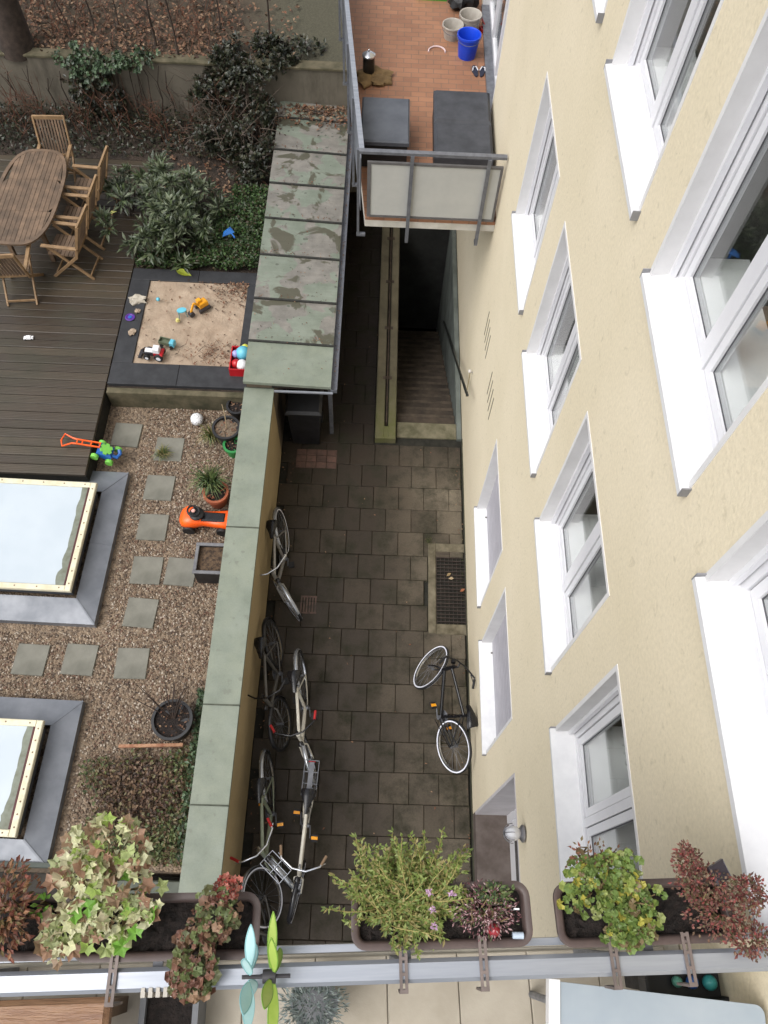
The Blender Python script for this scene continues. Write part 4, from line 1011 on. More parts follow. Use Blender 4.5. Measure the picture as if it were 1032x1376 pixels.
s = b.build('fallen_leaf', LEAF('lime_leaf', [srgb(150, 160, 50)], trans=0.1)); s.location = q; s.rotation_euler = (0, 0, -0.35); tag(s, 'big single yellow green leaf lying on the far edge of the rubber mat', 'leaf')
t = thing('toy_crate', 'red plastic crate of bright toys half hidden under the copper roof edge', 'toy crate', toyat(325, 490, ZD + 0.031), (0, 0, 0.0))
b = MB()
for x0, y0, x1, y1 in ((-0.15, -0.22, 0.15, -0.205), (-0.15, 0.205, 0.15, 0.22), (-0.15, -0.205, -0.135, 0.205), (0.135, -0.205, 0.15, 0.205)): b.box(x0, y0, 0, x1, y1, 0.16)
b.box(-0.15, -0.205, 0, 0.15, 0.205, 0.015); b.build('crate_body', TRED, t)
bx, by, bz = toyat(325, 490, ZD + 0.031)
for dx, dy, r, m, lab in ((0.02, 0.12, 0.11, SKYB, 'sky blue ball in the red toy crate'), (-0.085, 0.1, 0.06, M('lilac_plastic', srgb(150, 150, 200), rough=0.4), 'lilac ball in the red toy crate'), (0.04, 0.22, 0.06, M('lemon_plastic', srgb(214, 214, 90), rough=0.4), 'yellow ball at the top end of the red toy crate'), (0.03, -0.1, 0.085, TWH, 'white toy in the lower part of the red crate'), (-0.06, -0.08, 0.07, TRED, 'red ball in the lower part of the red crate')):
    b = MB(); b.ball((0, 0, 0), r, 16); s = b.build('toy_ball', m, None, 60); s.location = (bx + dx, by + dy, bz + 0.12); tag(s, lab, 'ball')
q = toyat(39, 455, ZD + 0.004); t = thing('toy_car', 'tiny white toy car left on the wet wooden deck', 'toy car', q, (0, 0, 0.1))
b = MB(); b.bbox(-0.07, -0.03, 0.01, 0.07, 0.03, 0.035, 0.008); b.bbox(-0.035, -0.026, 0.035, 0.04, 0.026, 0.055, 0.01); b.build('body', TWH, t)
for x in (-0.045, 0.045):
    for s in (-1, 1): b = MB(); wheelmesh(b, (x, s * 0.03, 0.013), 0.013, 0.01, 10); b.build('wheel', BLACK, t, 40)

# push-along toy mower
q = toyat(141, 614, ZG + 0.12); t = thing('toy_mower', 'toy push mower with blue body, green wheels and orange handle lying on the deck', 'toy mower', (q[0], q[1], ZG + 0.21), (0, 0.55, -0.12))
b = MB(); b.bbox(-0.10, -0.09, 0.03, 0.11, 0.09, 0.15, 0.03); b.tube([(0.11, -0.03, 0.1), (0.18, -0.03, 0.11), (0.20, 0.03, 0.13), (0.17, 0.08, 0.14)], 0.028, 8); b.build('body', ROYAL, t, 40)
b = MB(); b.prism([(0.075 * math.cos(a) * (1.15 if k % 4 else 0.8), 0.075 * math.sin(a) * (1.15 if k % 4 else 0.8)) for k, a in enumerate([2 * PI * k / 24 for k in range(24)])], 0.15, 0.175); b.build('cover', GRN, t)
for x, y in ((-0.1, -0.12), (0.11, -0.12), (-0.06, 0.12), (0.17, 0.12)): b = MB(); wheelmesh(b, (x, y, 0.05), 0.055, 0.05); b.build('wheel', GRN, t, 40)
hd = at_z(84, 590, ZD + 0.10); m = V((hd.x - q[0], hd.y - q[1], hd.z - ZG - 0.21)); s = V((-0.09, 0.02, 0.165))
mr_ = Euler((0, 0.55, -0.12)).to_matrix().transposed(); m = mr_ @ m; upv = mr_ @ V((0, 0, 1)); d = (m - s); L = d.length; d.normalize(); a = d.cross(upv).normalized()
b = MB()
for e in (-1, 1): b.bar(s + a * e * 0.035, s + d * L * 0.62 + a * e * 0.035, 0.016, 0.02)
for k in (0.02, 0.25, 0.48, 0.62): b.bar(s + d * L * k - a * 0.03, s + d * L * k + a * 0.03, 0.016, 0.02)
c = s + d * L * 0.62
b.tube([c - a * 0.035, c + d * L * 0.12 - a * 0.04, c + d * L * 0.33 - a * 0.11, c + d * L * 0.40 - a * 0.02, c + d * L * 0.36 + a * 0.09, c + d * L * 0.14 + a * 0.045, c + a * 0.035], 0.013, 8)
b.build('handle', ORG, t, 40)

# football
q = toyat(266, 568, ZG); t = thing('football', 'white football with dark patches in the gravel by the big black pot', 'ball', q)
b = MB(); b.ball((0, 0, 0.09), 0.095, 20); b.build('ball_skin', TWH, t, 60)
b = MB()
for d in ((0.1, -0.15, 1), (0.8, -0.3, 0.35), (-0.6, -0.6, 0.3), (-0.3, 0.7, 0.4), (0.55, 0.5, 0.5), (0.15, -0.95, 0.1)):
    d = V(d).normalized(); a = d.cross(V((0.3, 0.2, 1))).normalized(); e = d.cross(a)
    b.add([V((0, 0, 0.09)) + (d * 0.9 + (a * math.cos(x) + e * math.sin(x)) * 0.34).normalized() * 0.0965 for x in [2 * PI * k / 5 for k in range(5)]], [(0, 1, 2, 3, 4)])
b.build('patch', DGR, t)

# ride-on toy
q = toyat(281, 705, ZG); t = thing('ride_on_toy', 'orange ride-on toy car with black seat and steering wheel by the garden wall', 'ride-on toy', q, (0, 0, PI - 0.03))
b = MB(); secs = [(-0.36, 0.10, 0.12, 0.20), (-0.28, 0.135, 0.1, 0.25), (-0.12, 0.115, 0.1, 0.235), (0.05, 0.10, 0.1, 0.235), (0.16, 0.14, 0.09, 0.30), (0.27, 0.15, 0.09, 0.30), (0.34, 0.12, 0.10, 0.24), (0.37, 0.06, 0.13, 0.19)]
vs = []; n = 14
for x, hw, z0, z1 in secs:
    for k in range(n):
        a = 2 * PI * k / n; ca, sa = math.cos(a), math.sin(a)
        vs.append((x, hw * math.copysign(abs(ca) ** 0.6, ca), (z0 + z1) / 2 + (z1 - z0) / 2 * math.copysign(abs(sa) ** 0.6, sa)))
b.add(vs, [(i * n + k, i * n + (k + 1) % n, (i + 1) * n + (k + 1) % n, (i + 1) * n + k) for i in range(len(secs) - 1) for k in range(n)] + [tuple(range(n))[::-1], tuple((len(secs) - 1) * n + k for k in range(n))])
b.build('body', ORG, t, 60)
b = MB(); b.bbox(-0.26, -0.07, 0.23, 0.06, 0.07, 0.262, 0.02); b.build('seat', BLACKP, t)
b = MB(); b.lathe((0.12, 0, 0.30), [(0.10, 0), (0.10, 0.02), (0.06, 0.05), (0, 0.05)], 18); b.build('dashboard', BLACK, t, 40)
b = MB(); b.tube([V((0.15 + 0.075 * math.cos(a), 0.075 * math.sin(a), 0.385 + 0.02 * math.cos(a))) for a in [2 * PI * k / 20 for k in range(20)]], 0.014, 8, True); b.tube([(0.15, -0.07, 0.385), (0.15, 0.07, 0.385)], 0.01, 6); b.tube([(0.13, 0, 0.33), (0.15, 0, 0.385)], 0.012, 6); b.build('steering_wheel', BLACK, t, 40)
b = MB(); b.lathe((0.15, 0, 0.392), [(0.028, 0), (0.022, 0.012), (0, 0.013)], 14); b.build('horn_button', M('pink_white', srgb(220, 170, 160), rough=0.4), t, 40)
for x in (-0.22, 0.24):
    for s in (-1, 1): b = MB(); wheelmesh(b, (x, s * 0.14, 0.085), 0.085, 0.06); b.build('wheel', BLACK, t, 40)

# ------------------------------------------------------------------ pots and garden bits
random.seed(11)
def pot(name, lab, q, r0, r1, h, mat, soil=SOIL, cat='pot'):
    t = thing(name, lab, cat, q); th = 0.018
    b = MB(); b.lathe((0, 0, 0), [(r0, 0), (r1 * 0.97, h * 0.82), (r1 * 0.97, h * 0.84), (r1 + 0.015, h * 0.84), (r1 + 0.015, h), (r1 - th, h), (r1 - th, h - 0.05)], 28); b.build('pot_body', mat, t, 40)
    b = MB(); n = 20; vs = [(0, 0, h - 0.04)]
    for rr in (0.5, 1.0): vs += [(math.cos(2 * PI * k / n) * (r1 - th) * rr, math.sin(2 * PI * k / n) * (r1 - th) * rr, h - 0.045 + U(-.01, .012)) for k in range(n)]
    b.add(vs, [(0, 1 + k, 1 + (k + 1) % n) for k in range(n)] + [(1 + k, 1 + n + k, 1 + n + (k + 1) % n, 1 + (k + 1) % n) for k in range(n)]); b.build('soil', soil, t)
    b = MB()
    for k in range(int(900 * r1 * r1)): a = U(0, 6.28); rr = (r1 - .03) * U(0, 1) ** .5; b.leaf((rr * math.cos(a), rr * math.sin(a), h - .03), rnd_dir(-.1), (0, 0, 1), U(.02, .05), U(.015, .03), .2)
    if b.v: b.build('dead_leaves', LITTER, t)
    return t
def blades(b, c, n, L, spread, w=0.008, up=0.6):
    for k in range(n):
        a = U(0, 2 * PI); l = L * U(.5, 1.1); e = U(0.2, 1) * spread
        p0 = V(c) + V((math.cos(a) * 0.04 * U(0, 1), math.sin(a) * 0.04 * U(0, 1), 0))
        p1 = p0 + V((math.cos(a) * l * 0.5 * e, math.sin(a) * l * 0.5 * e, l * up)); p2 = p0 + V((math.cos(a) * l * e, math.sin(a) * l * e, l * up * U(0.4, 1.0)))
        s = V((-math.sin(a), math.cos(a), 0)) * w / 2
        b.add([p0 - s, p0 + s, p1 + s, p1 - s, p2], [(0, 1, 2, 3), (3, 2, 4)])
GREY_SOIL = M('gravelly_soil', srgb(124, 108, 90), srgb(84, 72, 60), 40, 0.95, 0.9, 60)
q = V(toyat(304, 575, ZG + 0.28)); q.z = ZG
pot('plant_pot', 'big black pot of pale soil with a bare stick by the garden wall', q, 0.15, 0.19, 0.30, M('black_pot_plastic', srgb(32, 32, 34), srgb(24, 24, 26), 6, 0.5), GREY_SOIL)
b = MB(); b.tube([(0, 0, 0.25), (0.01, 0.04, 0.5), (-0.01, 0.1, 0.72)], [0.008, 0.007, 0.004], 6); s = b.build('plant_stick', M('pale_stick', srgb(170, 150, 120), rough=0.8)); s.location = q; tag(s, 'thin pale stick planted in the big black pot', 'stick')
q = V(toyat(290, 662, ZG + 0.25)); q.z = ZG
pot('plant_pot', 'terracotta pot with a feathery green shrub by the garden wall', q, 0.12, 0.165, 0.28, TERRA)
G1 = LEAF('garden_green', [srgb(70, 92, 52), srgb(92, 112, 64), srgb(52, 72, 44), srgb(112, 124, 76), srgb(80, 90, 50)])
b = MB(); blades(b, (-0.06, 0.06, 0.24), 260, 0.42, 0.9, 0.010, 0.75)
for k in range(240):
    p = V((-0.12, 0.14, 0.42)) + rnd_dir() * U(0.02, 0.24); b.leaf(p, rnd_dir(-.2), rnd_dir(0), U(0.03, 0.06), 0.014)
s = b.build('shrub', G1); s.location = q; tag(s, 'feathery green shrub spilling out of the terracotta pot', 'shrub')
q = V(toyat(286, 590, ZG)); b = MB(); blades(b, (0, 0, 0), 200, 0.28, 1.0, 0.008, 0.6); s = b.build('grass_tuft', LEAF('grass_mix', [srgb(92, 104, 58), srgb(126, 122, 74), srgb(70, 86, 46), srgb(140, 128, 84)])); s.location = q; tag(s, 'loose green grass tuft in front of the big black pot', 'grass')
q = V(toyat(220, 612, ZG)); b = MB(); blades(b, (0, 0, 0), 120, 0.20, 1.0, 0.008, 0.5); s = b.build('grass_tuft', LEAF('grass_mix', [])); s.location = q; tag(s, 'small green grass tuft growing on the sunken stepping slab', 'grass')
q = V(toyat(313, 598, ZG + 0.2)); q.z = ZG; pot('plant_pot', 'bright green plastic pot against the garden wall below the big black pot', q, 0.10, 0.13, 0.22, M('green_pot', srgb(44, 128, 66), srgb(36, 110, 56), 5, 0.45))
q = V(toyat(318, 545, ZG + 0.25)); q.z = ZG; pot('plant_pot', 'small dark pot in the corner between low kerb and garden wall', q, 0.10, 0.14, 0.26, M('black_pot_plastic', (0, 0, 0, 1)))
q = V(toyat(286, 752, ZG + 0.3)); q.z = ZG
t = thing('planter_trough', 'rectangular black planter trough with grey rim next to the touching slabs', 'planter', q, (0, 0, 0))
b = MB()
for sgn in (-1, 1):
    b.box(-0.22, sgn * 0.2 - 0.012, 0, 0.22, sgn * 0.2 + 0.012, 0.33); b.box(sgn * 0.21 - 0.01, -0.188, 0, sgn * 0.21 + 0.01, 0.188, 0.33)
b.build('trough_body', M('black_pot_plastic', (0, 0, 0, 1)), t)
b = MB()
for sgn in (-1, 1):
    b.bbox(-0.235, sgn * 0.2 - 0.022, 0.33, 0.235, sgn * 0.2 + 0.022, 0.352, 0.006); b.bbox(sgn * 0.21 - 0.022, -0.177, 0.33, sgn * 0.21 + 0.022, 0.177, 0.351, 0.006)
b.build('rim', M('grey_rim', srgb(112, 112, 114), srgb(92, 92, 96), 7, 0.6), t)
b = MB(); b.box(-0.2, -0.188, 0.2, 0.2, 0.188, 0.28); b.build('soil', M('leafy_soil', srgb(96, 76, 56), srgb(50, 40, 32), 30, 0.95, 0.9, 60), t)
q = V(toyat(232, 968, ZG + 0.25)); q.z = ZG
pot('plant_pot', 'black tub with bare branching twigs in the gravel near the ivy patch', q, 0.19, 0.23, 0.30, M('black_pot_plastic', (0, 0, 0, 1)))
b = MB()
for k in range(11):
    a = U(0.6, 2.9); l = U(0.3, 0.62); p1 = V((math.cos(a) * l * 0.3, math.sin(a) * l * 0.3, 0.26 + l * 0.45)); p2 = V((math.cos(a) * l * 0.75, math.sin(a) * l * 0.75, 0.26 + l * 0.8))
    b.tube([(0, 0, 0.2), p1, p2], [0.009, 0.006, 0.003], 6)
    p3 = p1 + V((U(-.15, .15), U(0, .2), U(.1, .25))); b.tube([p1, p3], [0.005, 0.002], 5)
s = b.build('bare_shrub', M('dark_twig', srgb(58, 44, 36), srgb(44, 34, 28), 9, 0.8)); s.location = q; tag(s, 'leafless dark twigs rising from the black tub', 'shrub')
p0, p1 = V(toyat(160, 1003, ZG + 0.12)), V(toyat(246, 1001, ZG + 0.12))
b = MB(); m = (p0 + p1) / 2; b.bar(p0 - m, p1 - m, 0.035, 0.05); s = b.build('timber_batten', M('raw_timber', srgb(166, 128, 98), srgb(128, 84, 62), 12, 0.8)); s.location = m; tag(s, 'pale wooden batten edging the ivy patch below the black tub', 'timber')

# ------------------------------------------------------------------ teak table and chairs on the deck
t = thing('garden_table', 'oval slatted teak garden table on the dark deck', 'table', (-5.50, 10.02, ZD))
TX, TY, TR = 0.51, 1.07, 0.72
def outline(w, l, n=40):
    pts = []
    for k in range(n):
        a = 2 * PI * k / n; ca, sa = math.cos(a), math.sin(a)
        pts.append((w * math.copysign(abs(ca) ** 0.62, ca), l * math.copysign(abs(sa) ** 0.75, sa)))
    return pts
ol = outline(TX, TY); il = outline(TX - 0.055, TY - 0.055)
b = MB(); n = len(ol)
vs = [(x, y, z) for z in (0.71, 0.74) for x, y in ol] + [(x, y, z) for z in (0.71, 0.74) for x, y in il]
f = []
for k in range(n):
    j = (k + 1) % n; f += [(k, j, n + j, n + k), (2 * n + k, 3 * n + k, 3 * n + j, 2 * n + j), (n + k, n + j, 3 * n + j, 3 * n + k), (k, 2 * n + k, 2 * n + j, j)]
b.add(vs, f); b.build('table_rim', TEAK, t)
b = MB(); ns = 13; w = (TX - 0.058) * 2 / ns
def half(x):
    a = abs(x) / (TX - 0.057); return (TY - 0.057) * max(0, (1 - a ** (1 / 0.31))) ** (0.375)
for k in range(ns):
    xa = -TX + 0.058 + w * k + 0.003; xb = xa + w - 0.006
    for s0, s1 in ((-2, -0.352), (-0.348, 0.348), (0.352, 2)):
        pa = [(xa, max(s0, -half(xa))), (xb, max(s0, -half(xb))), (xb, min(s1, half(xb))), (xa, min(s1, half(xa)))]
        if pa[3][1] - pa[0][1] < 0.02: continue
        b.prism(pa, 0.715, 0.737 + U(-.001, .001))
b.build('table_top', TEAK, t)
for x in (-1, 1):
    for y in (-1, 1): b = MB(); b.box(x * 0.30 - 0.03, y * 0.62 - 0.03, 0, x * 0.30 + 0.03, y * 0.62 + 0.03, 0.71); b.build('leg', TEAK, t)
def teak_chair(q, rz, lab):
    t = thing('teak_chair', lab, 'chair', (q[0], q[1], ZD), (0, 0, rz), 'teak folding chairs round the table')
    b = MB()
    for k in range(7): xa = -0.20 + 0.064 * k; b.box(xa, -0.215, 0.43, xa + 0.056, 0.215, 0.448)
    b.build('seat', TEAK, t)
    lean = lambda z: -0.21 - (z - 0.43) * 0.32
    b = MB(); n = 9
    for k in range(n):
        yy = -0.19 + 0.38 * k / (n - 1); b.bar((lean(0.50), yy, 0.50), (lean(1.04), yy, 1.04), 0.028, 0.012, (1, 0, 0.3))
    b.build('backrest', TEAK, t)
    b = MB(); b.bar((lean(1.05), -0.25, 1.05), (lean(1.05), 0.25, 1.05), 0.03, 0.06); b.build('top_rail', TEAK_LIGHT, t); b = MB(); b.bar((lean(0.49), -0.22, 0.49), (lean(0.49), 0.22, 0.49), 0.026, 0.04); b.build('lower_rail', TEAK_LIGHT, t)
    for s in (-1, 1):
        b = MB(); b.bar((0.24, s * 0.245, 0.0), (lean(1.06), s * 0.245, 1.06), 0.026, 0.042, (1, 0, 0)) if False else b.bar((0.27, s * 0.245, 0.0), (-0.22, s * 0.245, 0.46), 0.026, 0.04, (1, 0, 0)); b.bar((-0.22, s * 0.245, 0.45), (lean(1.07), s * 0.245, 1.07), 0.026, 0.042, (1, 0, 0)); b.build('leg', TEAK_LIGHT, t)
        b = MB(); b.bar((-0.36, s * 0.218, 0.0), (0.24, s * 0.218, 0.63), 0.024, 0.04, (1, 0, 0)); b.build('leg', TEAK_LIGHT, t)
        b = MB(); b.bbox(-0.29, s * 0.25 - 0.028, 0.632, 0.27, s * 0.25 + 0.028, 0.656, 0.006); b.build('armrest', TEAK_LIGHT, t)
    for xx, yy in ((0.22, 0.22), (-0.32, 0.21)): b = MB(); b.bar((xx, -yy, 0.06), (xx, yy, 0.06), 0.02, 0.03); b.build('stretcher', TEAK_LIGHT, t)
for px, py, rz, z, lab in ((114, 238, PI - 0.06, 2.15, 'farthest of the three teak chairs pushed in along the right side of the table'),
                        (99, 277, PI - 0.06, 2.15, 'middle of the three teak chairs along the right side of the table'),
                        (85, 316, PI - 0.10, 2.15, 'nearest of the three teak chairs along the right side of the table'),
                        (68, 190, -PI / 2 + 0.05, 2.0, 'teak chair at the far end of the table, its back towards the stone wall'),
                        (18, 355, PI / 2 + 0.12, 2.0, 'teak chair at the near end of the table, cut by the left edge')):
    q = at_z(px, py, z)
    if py == 190: q = at_z(66, 158, 2.55) + V((0, -0.40, 0))
    teak_chair(q, rz, lab)

# ------------------------------------------------------------------ plants of the garden bed
random.seed(31)
RHODO = LEAF('rhododendron_leaf', [srgb(62, 74, 50), srgb(82, 92, 68), srgb(50, 61, 40), srgb(104, 112, 88), srgb(46, 55, 37), srgb(72, 84, 52), srgb(90, 96, 74)], 0.4, 0.1)
IVYD = LEAF('dark_ivy_leaf', [srgb(38, 42, 29), srgb(48, 52, 35), srgb(30, 34, 25), srgb(60, 60, 42), srgb(52, 44, 34), srgb(42, 48, 32)], 0.4, 0.1)
IVYG = LEAF('ivy_leaf', [srgb(52, 70, 46), srgb(70, 92, 62), srgb(40, 56, 36), srgb(88, 106, 78), srgb(60, 60, 42)], 0.45, 0.1)
COVER = LEAF('cover_leaf', [srgb(52, 74, 36), srgb(64, 90, 46), srgb(42, 60, 31), srgb(78, 102, 56), srgb(58, 66, 36), srgb(48, 70, 36), srgb(70, 60, 42)], 0.5, 0.2)
BARK = M('dark_bark', srgb(62, 50, 42), srgb(44, 36, 30), 8, 0.9, 0.6, 30)
def shrub(name, lab, base, blobs, n, L, W, mat, stems=6, cat='shrub', lob=False):
    t = thing(name, lab, cat, base)
    b = MB(); subs = []
    for k in range(max(14, n // 42)):
        c, r = random.choice(blobs); d = rnd_dir(-0.3)
        subs.append((V(c) + V((d.x * r[0], d.y * r[1], d.z * r[2])) * U(.55, 1.18), U(.06, .17)))
    for k in range(n):
        c, r = random.choice(subs); d = rnd_dir(-0.5); p = c + d * r * U(0.2, 1.0)
        nd = (d + rnd_dir() * 0.7 + V((0, 0, 0.3))).normalized()
        if lob: b.lobed(p, nd, V((0, 0, 1)) + rnd_dir() * 0.5, L * U(.7, 1.2), 3)
        else: b.leaf(p, nd, V((0, 0, 1)) + rnd_dir() * 0.5, L * U(.6, 1.2), W * U(.7, 1.2), 0.15, 0.15)
    b.build('crown', mat, t)
    b = MB()
    for k in range(stems):
        c, r = blobs[k % len(blobs)]; e = V(c) + V((U(-.5, .5) * r[0], U(-.5, .5) * r[1], r[2] * 0.4)); s = V((e.x * 0.3, e.y * 0.3, 0))
        b.tube([s, s * 0.4 + e * 0.6 - V((0, 0, 0.1)), e], [0.016, 0.012, 0.005], 6)
    b.build('stem', BARK, t)
    return t
q = V(toyat(222, 285, ZD + 0.5)); q.z = ZD - 0.03
shrub('rhododendron', 'rounded grey green shrub with long drooping leaves behind the sandpit', q, [((-0.3, 0, .5), (.62, .55, .42)), ((.3, -.15, .5), (.55, .5, .4)), ((.0, .45, .55), (.6, .5, .35)), ((.05, -.45, .35), (.65, .35, .3)), ((.35, .35, .3), (.5, .5, .3))], 3000, 0.155, 0.05, RHODO, 10)
q = V(toyat(165, 265, ZD + 0.35)); q.z = ZD - 0.03
shrub('rhododendron', 'small dark shrub squeezed between the teak chairs and the big grey green shrub', q, [((0, 0, .3), (.28, .3, .28)), ((.15, .3, .35), (.28, .3, .28))], 600, 0.11, 0.04, RHODO, 4)
b = MB()
for k in range(7500):
    x = U(-3.0, -1.92); y = U(9.32, 11.1)
    if x < -2.75 + 0.25 * math.sin(y * 3) and y > 9.6: continue
    z = ZD + 0.05 + 0.16 * U(0, 1) + 0.08 * mnoise.noise(V((x * 4, y * 4, 0)))
    b.leaf((x, y, z), rnd_dir(-.1), V((0, 0, 1)) + rnd_dir() * .4, U(0.04, 0.075), U(0.03, 0.045), 0.15)
for k in range(1100):
    x = U(-3.85, -2.9); y = U(9.31, 9.6); b.leaf((x, y, ZD + U(0, .12)), rnd_dir(-.1), V((0, 0, 1)) + rnd_dir() * .4, U(0.04, 0.07), U(0.03, 0.045), 0.15)
stuff(b.build('ground_cover', COVER), 'fresh green ground cover between the shrub and the copper roof', 'ground cover')
t = toyat(307, 315, ZD + 0.3); b = MB(); b.add([(-.09, -.06, 0), (.10, .02, 0.03), (.02, .12, 0.05), (-.08, .04, .02), (0, 0.03, .09)], [(0, 1, 4), (1, 2, 4), (2, 3, 4), (3, 0, 4), (0, 3, 2, 1)]); b.tube([(0.06, -0.02, .04), (.12, -.12, .05)], 0.012, 6)
s = b.build('toy_shovel', M('cobalt_plastic', srgb(50, 120, 200), srgb(40, 104, 186), 5, 0.4)); s.location = t; tag(s, 'small blue plastic toy lying in the green ground cover', 'toy')
q = V(toyat(146, 288, ZD + 0.45)); b = MB(); b.leaf((0, 0, 0), (1, .5, .1), (0, 0, 1), 0.14, 0.07, 0.3); s = b.build('fallen_leaf', M('yellow_leaf', srgb(206, 206, 120), rough=0.6)); s.location = q; tag(s, 'single pale yellow leaf caught at the left side of the grey green shrub', 'leaf')
# dark ivy over the wall behind the copper roof
q = V((-2.38, 12.65, ZD - 0.03))
shrub('ivy_bush', 'huge dark ivy bush smothering the wall end behind the copper roof', q, [((-.62, .3, .5), (.25, .2, .4)), ((-.40, .15, .6), (.5, .4, .55)), ((.1, .2, .8), (.55, .45, .5)), ((.2, .6, 1.05), (.65, .35, .25)), ((.75, .75, 1.1), (.5, .3, .22)), ((-.3, .5, .95), (.45, .3, .25)), ((.15, -.4, .45), (.40, .5, .45)), ((-.4, -.5, .3), (.4, .5, .25)), ((.2, -1.0, .25), (.35, .4, .25))], 7500, 0.085, 0.065, IVYD, 14)
b = MB()
for k in range(120):
    s = V((U(-3.5, -1.95), U(11.5, 12.9), ZD + U(.2, .9))); e = s + V((U(-.5, .5), U(-.6, .3), U(.1, .7))); m = (s + e) / 2 + rnd_dir() * 0.1; b.tube([s, m, e], [0.006, 0.005, 0.002], 5)
o_ = b.build('bare_twigs', M('grey_twig', srgb(92, 80, 70), srgb(70, 60, 52), 9, 0.9)); tag(o_, 'tangle of thin bare grey twigs in front of the dark ivy bush', 'twigs')
# ivy clumps and climbing stems on the retaining wall
for i, (px, py, rx, rz, lab) in enumerate(((118, 82, .62, .24, 'broad ivy clump hanging over the wall top left of centre'), (108, 120, .22, .42, 'narrow ivy strand running down the wall under the broad ivy clump'), (150, 128, .2, .45, 'second ivy strand on the wall, right of the narrow one'), (175, 82, .32, .16, 'small ivy tuft on the wall cap right of the broad clump'))):
    q = at_y(px, py, 12.92); t = thing('ivy', lab, 'ivy', (q.x, 13.0, q.z)); b = MB()
    subs = []
    for k in range(max(8, int(60 * rx * rz / 0.2))):
        d = rnd_dir(); subs.append((V((d.x * rx * U(.3, 1.15), -abs(d.y) * 0.12 + (0.22 if i in (0, 3) else 0.0) * U(-1, 1) - 0.02, d.z * rz * U(.3, 1.25))), U(.05, .14)))
    for k in range(int(1250 * rx * rz / 0.2)):
        c_, r_ = random.choice(subs); p = c_ + rnd_dir() * r_ * U(.2, 1); p.y = min(p.y, -.01) if p.z < ZU - q.z else p.y
        b.leaf(p, V((U(-1, 1), -.6, U(-1, .6))), V((0, -1, .5)) + rnd_dir() * .6, U(.05, .10), U(.045, .075), .12)
    b.build('leaves', IVYG if i in (0, 3) else IVYD, t)
    b = MB()
    for k in range(4): x = U(-rx, rx) * .6; b.tube([(x, -0.015, -q.z + ZD), (x + U(-.1, .1), -0.02, -.3), (x * .5, -0.02, 0.1)], 0.008, 5)
    b.build('stem', BARK, t)
for k, (x0, x1, y0, y1) in enumerate(((10, 22, 95, 135), (36, 52, 88, 150), (64, 76, 105, 152), (80, 96, 95, 155), (158, 170, 92, 152), (213, 218, 88, 152), (222, 236, 95, 160), (190, 182, 120, 152))):
    a = at_y(x0, y0, 12.98); c = at_y(x1, y1, 12.98); zc = max(c.z, ZD - 0.03)
    b = MB(); m1 = V((0, 0, 0)); e = V((a.x - c.x, 0.0, a.z - zc)); pts = [m1, e * 0.3 + V((.03, -.01, 0)), e * 0.65 + V((-.04, 0, 0)), e]
    b.tube(pts, [0.014, 0.012, 0.010, 0.006], 6); b.tube([pts[1], pts[1] + V((U(-.2, .2), 0, .3))], [0.006, 0.003], 5); b.tube([pts[2], pts[2] + V((U(-.2, .2), 0, .25))], [0.005, 0.003], 5)
    o_ = b.build('climber_stem', BARK); o_.location = (c.x, 12.975, zc)
    tag(o_, ('bare climber stem on the stone wall by the left picture edge', 'crooked bare climber stem on the wall behind the far table end', 'thin bare stem on the wall above the far chair back', 'bare climber stem just left of the narrow ivy strand', 'pair-branched bare stem just right of the second ivy strand', 'upright bare stem on the open stretch of wall', 'slanting bare stem next to the upright one on the open wall', 'short bare stem low on the wall right of the ivy strands')[k], 'climber', 'bare climber stems on the stone wall')
# trees above the wall
def tree(lab, base, h, r, leanx, n, seed, name='tree'):
    random.seed(seed); t = thing(name, lab, 'tree', base); b = MB(); k = 9
    tr = [V((leanx * (i / k) ** 1.3 + 0.03 * math.sin(i * 1.7) * (r * 6), 0.05 * math.sin(i), h * i / k)) for i in range(k + 1)]
    b.tube(tr, [r * (1.25 if i == 0 else 1 - 0.75 * i / k) for i in range(k + 1)], 12 if r > .1 else 7); b.build('trunk', BARK, t, 60)
    b = MB()
    for i in range(n):
        s = tr[random.randint(k // 3, k)]; d = (rnd_dir(0.1) + V((0, 0, .4))).normalized(); l = h * U(.12, .3)
        e = s + d * l; m = s + d * l * .5 + rnd_dir() * l * .08; b.tube([s, m, e], [r * .35, r * .22, r * .06], 6)
        for _ in range(2): f = m + (d + rnd_dir() * .8) * l * .4; b.tube([m, f], [r * .16, r * .04], 5)
    b.build('branch', BARK, t); return t
tree('thick dark tree trunk above the stone wall at the far left corner', (at_z(24, 66, ZU).x, at_z(24, 66, ZU).y, ZU - 0.05), 7.5, 0.24, 0.2, 22, 4)
for i, (px, py, h, r, lab) in enumerate(((240, 78, 2.6, .018, 'slim bare sapling crossing the wall at its open stretch'), (210, 68, 1.4, .028, 'short dark stake-like sapling above the open stretch of wall'), (362, 48, 2.2, .018, 'slim bare sapling on the pale ground left of the balcony rail'), (128, 45, 1.8, .016, 'thin bare sapling above the broad ivy clump'), (96, 52, 1.5, .014, 'thinnest bare sapling between the thick trunk and the ivy clump'), (296, 40, 1.8, .014, 'many-twigged bare sapling on the leafy bank'), (160, 40, 1.7, .012, 'wispy bare sapling behind the ivy clump'))):
    q = at_z(px, py, ZU); tree(lab, (q.x, q.y, ZU - 0.02), h, r, U(-.2, .2), 9, 40 + i, 'sapling')
random.seed(78)
b = MB()
for k in range(3200):
    x = U(-7.2, -2.9); y = U(11.9, 12.98); d = (y - 11.9)
    if U(0, 1) > .35 + .6 * d: continue
    b.leaf((x, y, ZD + U(0, .05) + .22 * d * d * U(0, 1)), rnd_dir(-.1), V((0, 0, 1)) + rnd_dir() * .5, U(.05, .09), U(.035, .06), .15)
